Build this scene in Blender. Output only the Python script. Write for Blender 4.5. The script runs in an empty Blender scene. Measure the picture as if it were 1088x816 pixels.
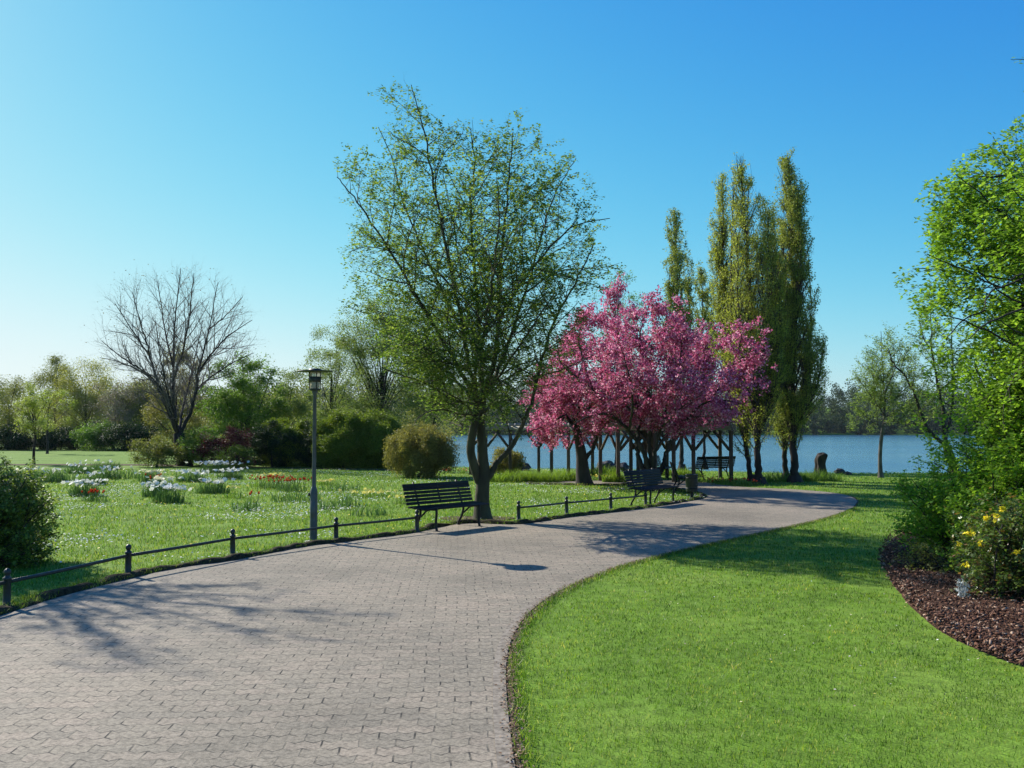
import bpy, math, random
import numpy as np
from mathutils import Vector, Matrix
from mathutils.noise import noise as pnoise

# ------------------------------------------------------------------ camera maths
F = 1028.0; CX = 544.0; CY = 408.0; CH = 1.9
TH = math.atan(48 / F)
CT, ST = math.cos(TH), math.sin(TH)

def ray(px, py):
    a = (px - CX) / F; v = (CY - py) / F
    return (a, CT - v * ST, ST + v * CT)

def G(px, py, z=0.0):
    """ground point seen at a photo pixel"""
    d = ray(px, py); t = (z - CH) / d[2]
    return (d[0] * t, d[1] * t, z)

def P(px, py, Y):
    """point at distance Y in front, seen at a photo pixel"""
    d = ray(px, py); t = Y / d[1]
    return (d[0] * t, Y, CH + d[2] * t)

SC = bpy.context.scene
COL = SC.collection
R = math.radians

# ------------------------------------------------------------------ mesh helpers
def np_mesh(name, V, quads=None, tris=None, smooth=False):
    me = bpy.data.meshes.new(name)
    V = np.asarray(V, dtype=np.float32).reshape(-1, 3)
    parts = []; sizes = []
    if quads is not None and len(quads):
        q = np.asarray(quads, dtype=np.int32).reshape(-1, 4); parts.append(q.ravel()); sizes.append(np.full(len(q), 4, np.int32))
    if tris is not None and len(tris):
        t = np.asarray(tris, dtype=np.int32).reshape(-1, 3); parts.append(t.ravel()); sizes.append(np.full(len(t), 3, np.int32))
    loops = np.concatenate(parts); sz = np.concatenate(sizes)
    me.vertices.add(len(V)); me.vertices.foreach_set('co', V.ravel())
    me.loops.add(len(loops)); me.loops.foreach_set('vertex_index', loops)
    me.polygons.add(len(sz))
    st = np.concatenate([[0], np.cumsum(sz)[:-1]]).astype(np.int32)
    me.polygons.foreach_set('loop_start', st); me.polygons.foreach_set('loop_total', sz)
    if smooth: me.polygons.foreach_set('use_smooth', np.ones(len(sz), bool))
    me.update(calc_edges=True)
    return me

def link(name, me, mat, parent=None):
    o = bpy.data.objects.new(name, me); COL.objects.link(o)
    if mat is not None and len(me.materials) == 0: me.materials.append(mat)
    if parent is not None:
        o.parent = parent
        o.location = (-parent.location[0], -parent.location[1], -parent.location[2]) if parent.get('_w') else (0, 0, 0)
    return o

def tag(o, label=None, cat=None, group=None, kind=None):
    if label: o['label'] = label
    if cat: o['category'] = cat
    if group: o['group'] = group
    if kind: o['kind'] = kind
    return o

def thing(name, label, cat, loc, rz=0.0, group=None):
    o = bpy.data.objects.new(name, None); COL.objects.link(o)
    o.location = loc; o.rotation_euler = (0, 0, rz); o.empty_display_size = 0.2
    return tag(o, label, cat, group)

def wpart(name, me, mat, t):
    """part whose mesh was written in world coordinates"""
    loc = np.array(t.location[:], dtype=np.float32)
    n = len(me.vertices); c = np.empty(n * 3, np.float32); me.vertices.foreach_get('co', c)
    c = (c.reshape(-1, 3) - loc).ravel(); me.vertices.foreach_set('co', c); me.update()
    o = bpy.data.objects.new(name, me); COL.objects.link(o); me.materials.append(mat); o.parent = t
    return o

class MB:
    """collects boxes, tubes, lathes into one mesh"""
    def __init__(s): s.V = []; s.Q = []; s.T = []; s.n = 0
    def add(s, V, Q=None, T=None):
        V = np.asarray(V, float).reshape(-1, 3); s.V.append(V)
        if Q is not None and len(Q): s.Q.append(np.asarray(Q, int).reshape(-1, 4) + s.n)
        if T is not None and len(T): s.T.append(np.asarray(T, int).reshape(-1, 3) + s.n)
        s.n += len(V)
    def box(s, c, size, M=None, bev=0.0):
        x, y, z = [v / 2 for v in size]
        if bev > 0:
            b = bev; V = []
            for sz_ in (-1, 1):
                for (ax, ay) in ((-1, -1), (1, -1), (1, 1), (-1, 1)):
                    V += [(ax * (x - b), ay * (y - b), sz_ * z), (ax * x, ay * (y - b), sz_ * (z - b)), (ax * (x - b), ay * y, sz_ * (z - b))]
            from mathutils.geometry import convex_hull_2d
            import bmesh
            bm = bmesh.new()
            for v in V: bm.verts.new(v)
            r = bmesh.ops.convex_hull(bm, input=bm.verts)
            bm.verts.index_update(); bm.verts.ensure_lookup_table()
            V = np.array([v.co[:] for v in bm.verts]); T = [[v.index for v in f.verts] for f in bm.faces if len(f.verts) == 3]
            bm.free()
            if M is not None: V = (np.array(M.to_3x3()) @ V.T).T
            s.add(V + np.array(c), None, T); return
        V = np.array([(a, b, d) for d in (-z, z) for (a, b) in ((-x, -y), (x, -y), (x, y), (-x, y))])
        if M is not None: V = (np.array(M.to_3x3()) @ V.T).T
        s.add(V + np.array(c), [(3, 2, 1, 0), (4, 5, 6, 7), (0, 1, 5, 4), (1, 2, 6, 5), (2, 3, 7, 6), (3, 0, 4, 7)])
    def tube(s, pts, rad, n=8, cap=True, flat=1.0):
        pts = np.asarray(pts, float); m = len(pts)
        rad = np.broadcast_to(np.asarray(rad, float), (m,))
        d = np.empty_like(pts); d[1:-1] = pts[2:] - pts[:-2]; d[0] = pts[1] - pts[0]; d[-1] = pts[-1] - pts[-2]
        d /= np.linalg.norm(d, axis=1)[:, None] + 1e-12
        md = np.abs(d.mean(0)); ref = np.zeros(3); ref[int(np.argmin(md))] = 1
        a = np.cross(d, ref); a /= np.linalg.norm(a, axis=1)[:, None] + 1e-12
        b = np.cross(d, a)
        th = np.arange(n) * 2 * math.pi / n
        V = pts[:, None, :] + rad[:, None, None] * (np.cos(th)[None, :, None] * a[:, None, :] + flat * np.sin(th)[None, :, None] * b[:, None, :])
        i = np.arange(m - 1)[:, None] * n; j = np.arange(n)[None, :]; k = (j + 1) % n
        Q = np.stack([i + j, i + k, i + n + k, i + n + j], -1).reshape(-1, 4)
        T = None
        V = V.reshape(-1, 3)
        if cap and n > 3:
            V = np.vstack([V, pts[0], pts[-1]]); c0 = m * n; c1 = c0 + 1
            jj = np.arange(n); kk = (jj + 1) % n
            T = np.vstack([np.stack([kk, jj, np.full(n, c0)], -1), np.stack([(m - 1) * n + jj, (m - 1) * n + kk, np.full(n, c1)], -1)])
        s.add(V, Q, T)
    def lathe(s, prof, c=(0, 0, 0), n=24):
        m = len(prof); th = np.arange(n) * 2 * math.pi / n
        r = np.array([p[0] for p in prof]); z = np.array([p[1] for p in prof])
        V = np.stack([r[:, None] * np.cos(th), r[:, None] * np.sin(th), np.repeat(z[:, None], n, 1)], -1).reshape(-1, 3) + np.array(c)
        i = np.arange(m - 1)[:, None] * n; j = np.arange(n)[None, :]; k = (j + 1) % n
        s.add(V, np.stack([i + j, i + k, i + n + k, i + n + j], -1).reshape(-1, 4))
    def mesh(s, name, smooth=False):
        V = np.vstack(s.V); Q = np.vstack(s.Q) if s.Q else None; T = np.vstack(s.T) if s.T else None
        return np_mesh(name, V, Q, T, smooth)

def leaf_mesh(name, pos, rng, L, W=None, flat=0.5, dirs=None, fold=0.25, up=None):
    """many small folded leaves; flat = how strongly leaf faces turn up"""
    pos = np.asarray(pos, float); n = len(pos)
    L = np.asarray(L) * rng.uniform(0.65, 1.25, n); W = L * 0.6 if W is None else W * rng.uniform(0.7, 1.2, n)
    nm = rng.normal(size=(n, 3)); nm[:, 2] = np.abs(nm[:, 2]) + flat * 2
    nm /= np.linalg.norm(nm, axis=1)[:, None]
    d = rng.normal(size=(n, 3)) if dirs is None else np.asarray(dirs) + rng.normal(size=(n, 3)) * 0.5
    d -= (d * nm).sum(1)[:, None] * nm; d /= np.linalg.norm(d, axis=1)[:, None] + 1e-9
    w = np.cross(nm, d)
    L = L[:, None]; W = np.asarray(W)[:, None] * 0.5
    mid = pos + d * L * 0.45
    V = np.stack([pos, mid + w * W + nm * W * fold, pos + d * L, mid - w * W + nm * W * fold], 1).reshape(-1, 3)
    Q = np.arange(n * 4).reshape(-1, 4)
    return np_mesh(name, V, Q)

def in_poly(x, y, poly):
    x = np.asarray(x, float); y = np.asarray(y, float); c = np.zeros(x.shape, bool); m = len(poly)
    for i in range(m):
        x1, y1 = poly[i][:2]; x2, y2 = poly[i - 1][:2]
        if y1 == y2: continue
        c ^= ((y1 > y) != (y2 > y)) & (x < (x2 - x1) * (y - y1) / (y2 - y1) + x1)
    return c

def in_poly1(x, y, poly):
    c = False; m = len(poly)
    x2, y2 = poly[-1]
    for (x1, y1) in poly:
        if (y1 > y) != (y2 > y) and x < (x2 - x1) * (y - y1) / (y2 - y1) + x1: c = not c
        x2, y2 = x1, y1
    return c

def smooth_line(pts, sub=6, closed=False):
    pts = [np.array(p, float) for p in pts]; out = []; n = len(pts)
    rng_ = range(n if closed else n - 1)
    for i in rng_:
        if closed: p0, p1, p2, p3 = pts[i - 1], pts[i], pts[(i + 1) % n], pts[(i + 2) % n]
        else: p0, p1, p2, p3 = pts[max(i - 1, 0)], pts[i], pts[i + 1], pts[min(i + 2, n - 1)]
        for k in range(sub):
            t = k / sub
            out.append(0.5 * ((2 * p1) + (p2 - p0) * t + (2 * p0 - 5 * p1 + 4 * p2 - p3) * t * t + (3 * p1 - p0 - 3 * p2 + p3) * t ** 3))
    if not closed: out.append(pts[-1])
    return np.array(out)

# ------------------------------------------------------------------ materials
def new_mat(name):
    m = bpy.data.materials.new(name); m.use_nodes = True; nt = m.node_tree
    for nd in list(nt.nodes): nt.nodes.remove(nd)
    out = nt.nodes.new('ShaderNodeOutputMaterial')
    return m, nt, out

def N(nt, typ, **kw):
    nd = nt.nodes.new(typ)
    for k, v in kw.items():
        if k.startswith('i_'):
            nd.inputs[k[2:].replace('_', ' ')].default_value = v
        else: setattr(nd, k, v)
    return nd

def ramp(nt, stops, fac=None, interp='LINEAR'):
    r = nt.nodes.new('ShaderNodeValToRGB'); r.color_ramp.interpolation = interp
    e = r.color_ramp.elements
    while len(e) > 1: e.remove(e[-1])
    e[0].position = stops[0][0]; e[0].color = (*stops[0][1], 1)
    for p, c in stops[1:]:
        x = e.new(p); x.color = (*c, 1)
    if fac is not None: nt.links.new(fac, r.inputs[0])
    return r

def g3(v): return (v, v, v)

def leaf_mat(name, cols, trans=0.45, rough=0.6, tcol=1.6, spec=0.22, gain=1.0, patch=False):
    cols = [tuple(min(.9, v * gain) for v in c) for c in cols]
    m, nt, out = new_mat(name)
    geo = N(nt, 'ShaderNodeNewGeometry')
    k = len(cols); stops = [(i / (k - 1) if k > 1 else 0, c) for i, c in enumerate(cols)]
    r = ramp(nt, stops, geo.outputs['Random Per Island'])
    if patch:      # lawn-wide patches of yellower and darker growth
        pn = N(nt, 'ShaderNodeTexNoise'); pn.inputs['Scale'].default_value = 1.6; pn.inputs['Detail'].default_value = 9; pn.inputs['Roughness'].default_value = .74
        nt.links.new(geo.outputs['Position'], pn.inputs['Vector'])
        pr = ramp(nt, [(.30, (.45, .50, .6)), (.41, (.85, .88, .9)), (.55, (1.06, 1.04, 1.0)), (.68, (1.75, 1.25, 1.5))], pn.outputs['Fac'])
        pm = N(nt, 'ShaderNodeMixRGB', blend_type='MULTIPLY'); pm.inputs[0].default_value = 1
        nt.links.new(r.outputs[0], pm.inputs[1]); nt.links.new(pr.outputs[0], pm.inputs[2]); r = pm
        q2 = N(nt, 'ShaderNodeTexNoise'); q2.inputs['Scale'].default_value = 7.5; q2.inputs['Detail'].default_value = 4; q2.inputs['Roughness'].default_value = .6
        nt.links.new(geo.outputs['Position'], q2.inputs['Vector'])
        qr = ramp(nt, [(.30, (.42, .50, .62)), (.44, (.88, .92, .92)), (.56, (1.05, 1.03, 1.0)), (.70, (1.55, 1.25, 1.45))], q2.outputs['Fac'])
        p0 = N(nt, 'ShaderNodeMixRGB', blend_type='MULTIPLY'); p0.inputs[0].default_value = 1
        nt.links.new(pm.outputs[0], p0.inputs[1]); nt.links.new(qr.outputs[0], p0.inputs[2]); pm = p0
        vd = N(nt, 'ShaderNodeVectorMath', operation='DISTANCE'); vd.inputs[1].default_value = (8.6, 7.0, 0); nt.links.new(geo.outputs['Position'], vd.inputs[0])
        wv = N(nt, 'ShaderNodeMath', operation='MULTIPLY_ADD'); wv.inputs[1].default_value = 5.2; nt.links.new(vd.outputs['Value'], wv.inputs[0])
        wn = N(nt, 'ShaderNodeMath', operation='MULTIPLY'); wn.inputs[1].default_value = 5.0; nt.links.new(pn.outputs['Fac'], wn.inputs[0]); nt.links.new(wn.outputs[0], wv.inputs[2])
        sn = N(nt, 'ShaderNodeMath', operation='SINE'); nt.links.new(wv.outputs[0], sn.inputs[0])
        mr = ramp(nt, [(0, (.84, .89, .92)), (1, (1.24, 1.13, 1.15))]); ad = N(nt, 'ShaderNodeMath', operation='MULTIPLY_ADD'); ad.inputs[1].default_value = .5; ad.inputs[2].default_value = .5
        nt.links.new(sn.outputs[0], ad.inputs[0]); nt.links.new(ad.outputs[0], mr.inputs[0])
        p2 = N(nt, 'ShaderNodeMixRGB', blend_type='MULTIPLY'); p2.inputs[0].default_value = 1
        nt.links.new(pm.outputs[0], p2.inputs[1]); nt.links.new(mr.outputs[0], p2.inputs[2]); r = p2
    b = N(nt, 'ShaderNodeBsdfPrincipled'); b.inputs['Roughness'].default_value = rough
    b.inputs['Specular IOR Level'].default_value = spec
    nt.links.new(r.outputs[0], b.inputs['Base Color'])
    t = N(nt, 'ShaderNodeBsdfTranslucent')
    mx = N(nt, 'ShaderNodeMixRGB', blend_type='MULTIPLY'); mx.inputs[0].default_value = 1
    mx.inputs[2].default_value = (1.08 * tcol, 1.12 * tcol, 0.55 * tcol, 1) if tcol else (1, 1, 1, 1)
    nt.links.new(r.outputs[0], mx.inputs[1]); nt.links.new(mx.outputs[0], t.inputs[0])
    mix = N(nt, 'ShaderNodeMixShader'); mix.inputs[0].default_value = trans
    nt.links.new(b.outputs[0], mix.inputs[1]); nt.links.new(t.outputs[0], mix.inputs[2])
    nt.links.new(mix.outputs[0], out.inputs[0])
    return m

def petal_mat(name, cols, trans=0.35):
    m, nt, out = new_mat(name)
    geo = N(nt, 'ShaderNodeNewGeometry')
    k = len(cols); r = ramp(nt, [(i / (k - 1) if k > 1 else 0, c) for i, c in enumerate(cols)], geo.outputs['Random Per Island'])
    b = N(nt, 'ShaderNodeBsdfPrincipled'); b.inputs['Roughness'].default_value = 0.6; b.inputs['Specular IOR Level'].default_value = 0.2
    t = N(nt, 'ShaderNodeBsdfTranslucent')
    nt.links.new(r.outputs[0], b.inputs['Base Color']); nt.links.new(r.outputs[0], t.inputs[0])
    mix = N(nt, 'ShaderNodeMixShader'); mix.inputs[0].default_value = trans
    nt.links.new(b.outputs[0], mix.inputs[1]); nt.links.new(t.outputs[0], mix.inputs[2]); nt.links.new(mix.outputs[0], out.inputs[0])
    return m

def noisy_mat(name, c1, c2, scale=5.0, rough=0.8, bump=0.3, bscale=None, stretch=(1, 1, 1), metal=0.0, spec=0.3, detail=6, bdist=0.02):
    m, nt, out = new_mat(name)
    geo = N(nt, 'ShaderNodeTexCoord')
    mp = N(nt, 'ShaderNodeMapping'); mp.inputs['Scale'].default_value = stretch
    nt.links.new(geo.outputs['Object'], mp.inputs[0])
    n1 = N(nt, 'ShaderNodeTexNoise'); n1.inputs['Scale'].default_value = scale; n1.inputs['Detail'].default_value = detail
    nt.links.new(mp.outputs[0], n1.inputs['Vector'])
    r = ramp(nt, [(0.3, c1), (0.7, c2)], n1.outputs['Fac'])
    b = N(nt, 'ShaderNodeBsdfPrincipled'); b.inputs['Roughness'].default_value = rough; b.inputs['Metallic'].default_value = metal
    b.inputs['Specular IOR Level'].default_value = spec
    nt.links.new(r.outputs[0], b.inputs['Base Color'])
    if bump:
        n2 = N(nt, 'ShaderNodeTexNoise'); n2.inputs['Scale'].default_value = bscale or scale * 3; n2.inputs['Detail'].default_value = 5
        nt.links.new(mp.outputs[0], n2.inputs['Vector'])
        bp = N(nt, 'ShaderNodeBump'); bp.inputs['Strength'].default_value = bump; bp.inputs['Distance'].default_value = bdist
        nt.links.new(n2.outputs['Fac'], bp.inputs['Height']); nt.links.new(bp.outputs[0], b.inputs['Normal'])
    nt.links.new(b.outputs[0], out.inputs[0])
    return m

BARK = noisy_mat('bark', (0.035, 0.030, 0.023), (0.09, 0.078, 0.056), 6, 0.9, 0.8, 18, (1, 1, 0.25))
BARK_MOSS = noisy_mat('mossy_bark', (0.03, 0.026, 0.018), (0.095, 0.088, 0.045), 5, 0.9, 0.9, 16, (1, 1, 0.3))
BARK_DARK = noisy_mat('dark_bark', (0.02, 0.016, 0.013), (0.055, 0.044, 0.037), 6, 0.9, 0.7, 18, (1, 1, 0.3))
BARK_GREY = noisy_mat('grey_bark', (0.06, 0.055, 0.047), (0.15, 0.14, 0.12), 6, 0.85, 0.5, 18, (1, 1, 0.5))
TWIG = noisy_mat('twig_bark', (0.04, 0.033, 0.024), (0.085, 0.07, 0.045), 8, 0.85, 0)
TWIG_DARK = noisy_mat('dark_twig_bark', (0.035, 0.027, 0.022), (0.08, 0.062, 0.05), 8, 0.85, 0)
TWIG_MAUVE = noisy_mat('mauve_twig_bark', (0.09, 0.075, 0.065), (0.18, 0.145, 0.13), 8, 0.85, 0)
IRON = noisy_mat('dark_painted_iron', (0.006, 0.008, 0.008), (0.014, 0.018, 0.017), 12, 0.5, 0.2, 60, spec=0.3, bdist=0.004)
IRON_GREEN = noisy_mat('green_grey_iron', (0.018, 0.024, 0.021), (0.036, 0.045, 0.040), 10, 0.5, 0.25, 50, spec=0.4, bdist=0.004)
POLE = noisy_mat('lamp_pole_paint', (0.055, 0.066, 0.064), (0.095, 0.108, 0.104), 9, 0.5, 0.2, 40, spec=0.4, bdist=0.003)
BENCHWOOD = noisy_mat('dark_bench_wood', (0.006, 0.007, 0.009), (0.014, 0.016, 0.020), 9, 0.6, 0.3, 30, (0.3, 3, 3), spec=0.25, bdist=0.003)
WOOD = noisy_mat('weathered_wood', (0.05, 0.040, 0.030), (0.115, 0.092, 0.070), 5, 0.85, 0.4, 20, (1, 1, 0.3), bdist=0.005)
WOOD_BEAM = noisy_mat('sunlit_weathered_beam', (0.20, 0.18, 0.155), (0.36, 0.33, 0.29), 4, 0.85, 0.4, 20, (0.4, 0.4, 2), bdist=0.005)  # weathered beams, paler than the posts: sunlight on them put into the colour
STONE = noisy_mat('grey_stone', (0.03, 0.03, 0.03), (0.09, 0.085, 0.08), 5, 0.9, 0.6, 15)
CONCRETE = noisy_mat('pale_concrete', (0.28, 0.27, 0.25), (0.42, 0.40, 0.37), 14, 0.85, 0.3, 50, bdist=0.004)

# ------------------------------------------------------------------ setting: ground, water
def ysh(x):
    """near shoreline"""
    if x > 0: return 47.5 - 4.5 * min(x / 15, 1.0) + 0.6 * math.sin(x * 0.35) - max(0, (x - 15)) * 0.04
    return 47.5 + (-x) * 1.1 + max(0, -x - 4) ** 2 * 0.9

def yfar(x): return 405 + 12 * math.sin(x * 0.013) - 0.04 * abs(x)

def sstep(a, b, v):
    t = min(max((v - a) / (b - a), 0), 1); return t * t * (3 - 2 * t)

def ground_z(x, y):
    z = 0.0
    s = ysh(x); f = yfar(x)
    inlake = min(y - s, f - y)
    if s < f: z -= 1.6 * sstep(-0.6, 3.0, inlake)
    if y > f: z += 15 * sstep(0, 150, y - f) * (0.85 + 0.3 * math.sin(x * 0.009 + 1))
    return z

xs = sorted(set([-900, -700, -500, -350, -250, -180, -130, -100, -80] + list(np.arange(-64, 64.1, 1.6)) + [80, 100, 130, 180, 250, 350, 500, 700, 900]))
ys = sorted(set([-60, -30, -12, 0, 6, 12, 18, 24, 30, 34] + list(np.arange(38, 52, 0.6)) + [54, 57, 60, 64, 68, 74, 80, 90, 100, 120, 140, 170, 200, 240, 280, 320, 350, 370, 380, 388] + list(range(392, 424, 3)) + [430, 440, 460, 490, 530, 600, 700, 850, 1100, 1500]))
GV = np.array([(x, y, ground_z(x, y)) for y in ys for x in xs]); nx = len(xs)
GQ = [(j * nx + i, j * nx + i + 1, (j + 1) * nx + i + 1, (j + 1) * nx + i) for j in range(len(ys) - 1) for i in range(nx - 1)]

def grass_ground_mat():
    m, nt, out = new_mat('lawn_soil_and_grass')
    geo = N(nt, 'ShaderNodeNewGeometry')
    def noise(sc, det=5, rough=0.6):
        n = N(nt, 'ShaderNodeTexNoise'); n.inputs['Scale'].default_value = sc; n.inputs['Detail'].default_value = det; n.inputs['Roughness'].default_value = rough
        nt.links.new(geo.outputs['Position'], n.inputs['Vector']); return n
    a = noise(0.45); b = noise(6.0); c = noise(60.0, 3)
    r1 = ramp(nt, [(0.3, (0.105, 0.19, 0.020)), (0.5, (0.150, 0.26, 0.028)), (0.72, (0.21, 0.31, 0.046))], a.outputs['Fac'])
    r2 = ramp(nt, [(0.3, g3(0.62)), (0.7, g3(1.2))], b.outputs['Fac'])
    r3 = ramp(nt, [(0.3, g3(0.5)), (0.7, g3(1.35))], c.outputs['Fac'])
    m1 = N(nt, 'ShaderNodeMixRGB', blend_type='MULTIPLY'); m1.inputs[0].default_value = 1
    m2 = N(nt, 'ShaderNodeMixRGB', blend_type='MULTIPLY'); m2.inputs[0].default_value = 1
    nt.links.new(r1.outputs[0], m1.inputs[1]); nt.links.new(r2.outputs[0], m1.inputs[2])
    nt.links.new(m1.outputs[0], m2.inputs[1]); nt.links.new(r3.outputs[0], m2.inputs[2])
    bs = N(nt, 'ShaderNodeBsdfPrincipled'); bs.inputs['Roughness'].default_value = 0.9; bs.inputs['Specular IOR Level'].default_value = 0.1
    bp = N(nt, 'ShaderNodeBump'); bp.inputs['Strength'].default_value = 0.25; bp.inputs['Distance'].default_value = 0.03
    nt.links.new(c.outputs['Fac'], bp.inputs['Height']); nt.links.new(bp.outputs[0], bs.inputs['Normal'])
    nt.links.new(m2.outputs[0], bs.inputs['Base Color']); nt.links.new(bs.outputs[0], out.inputs[0])
    return m
ground = link('ground', np_mesh('ground', GV, GQ, smooth=True), grass_ground_mat()); tag(ground, kind='structure')

def water_mat():
    m, nt, out = new_mat('lake_water')
    geo = N(nt, 'ShaderNodeNewGeometry')
    mp = N(nt, 'ShaderNodeMapping'); mp.inputs['Scale'].default_value = (0.55, 1.4, 1)
    nt.links.new(geo.outputs['Position'], mp.inputs[0])
    n1 = N(nt, 'ShaderNodeTexNoise'); n1.inputs['Scale'].default_value = 1.7; n1.inputs['Detail'].default_value = 6; n1.inputs['Roughness'].default_value = 0.62
    nt.links.new(mp.outputs[0], n1.inputs['Vector'])
    n2 = N(nt, 'ShaderNodeTexNoise'); n2.inputs['Scale'].default_value = 0.03; n2.inputs['Detail'].default_value = 3
    nt.links.new(mp.outputs[0], n2.inputs['Vector'])
    r = ramp(nt, [(0.35, g3(0.25)), (0.65, g3(0.8))], n2.outputs['Fac'])
    bp = N(nt, 'ShaderNodeBump'); bp.inputs['Distance'].default_value = 0.10
    nt.links.new(r.outputs[0], bp.inputs['Strength']); nt.links.new(n1.outputs['Fac'], bp.inputs['Height'])
    b = N(nt, 'ShaderNodeBsdfPrincipled'); b.inputs['Base Color'].default_value = (0.04, 0.13, 0.22, 1)
    b.inputs['Roughness'].default_value = 0.12; b.inputs['IOR'].default_value = 1.33
    nt.links.new(bp.outputs[0], b.inputs['Normal']); nt.links.new(b.outputs[0], out.inputs[0])
    return m
WL = -0.55
water = link('lake_water', np_mesh('lake_water', [(-420, 44, WL), (900, 38, WL), (900, 470, WL), (-420, 470, WL)], [(0, 1, 2, 3)]), water_mat()); tag(water, kind='structure')

# ------------------------------------------------------------------ path
LEFT = [(-260, 735), (-120, 688), (0, 655), (60, 636), (136, 616), (190, 604), (247, 596), (300, 586), (333, 580), (357, 577.5), (400, 572), (442, 566.5), (470, 560), (500, 556.5), (551, 557.5), (602, 550.5), (650, 545), (686, 540.5), (720, 535), (745, 530.5), (751, 528), (746, 525.5), (730, 522), (710, 518.5), (690, 515.5), (655, 515.5), (625, 515.5), (560, 514)]
BACK = [(560, 511.5), (625, 511), (690, 510), (730, 511), (752, 513), (775, 516.5), (800, 518.2), (840, 520), (880, 523.2), (903, 527.5), (911, 533)]
RIGHT = [(906, 540), (880, 550), (830, 562), (760, 577), (700, 591), (650, 605), (600, 626), (570, 645), (553, 663), (543, 682), (538, 705), (538, 735), (541, 770), (547, 816), (560, 900), (590, 1100)]
lw = smooth_line([G(*p)[:2] for p in LEFT], 5)
bw = smooth_line([G(*p)[:2] for p in BACK], 5)
rw = smooth_line([G(*p)[:2] for p in RIGHT], 5)
PATH = [tuple(p) for p in lw] + [tuple(p) for p in bw] + [tuple(p) for p in rw] + [(1.2, -8), (-14, -8)]

def poly_sheet(name, poly, z, mat):
    from mathutils.geometry import tessellate_polygon
    V = [Vector((p[0], p[1], 0)) for p in poly]
    T = tessellate_polygon([V])
    return link(name, np_mesh(name, [(p[0], p[1], z) for p in poly], None, [tuple(t) for t in T]), mat)

def offset_poly(poly, d):
    n = len(poly); out = []
    area = sum(poly[i - 1][0] * poly[i][1] - poly[i][0] * poly[i - 1][1] for i in range(n))
    sg = 1 if area > 0 else -1
    for i in range(n):
        a = np.array(poly[i - 1]); b = np.array(poly[i]); c = np.array(poly[(i + 1) % n])
        t = c - a; l = np.hypot(*t) + 1e-9; nrm = np.array([t[1], -t[0]]) / l * sg
        out.append(tuple(b + nrm * d * (0.8 + 0.5 * pnoise(Vector((b[0] * 2, b[1] * 2, 0))))))
    return out

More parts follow.
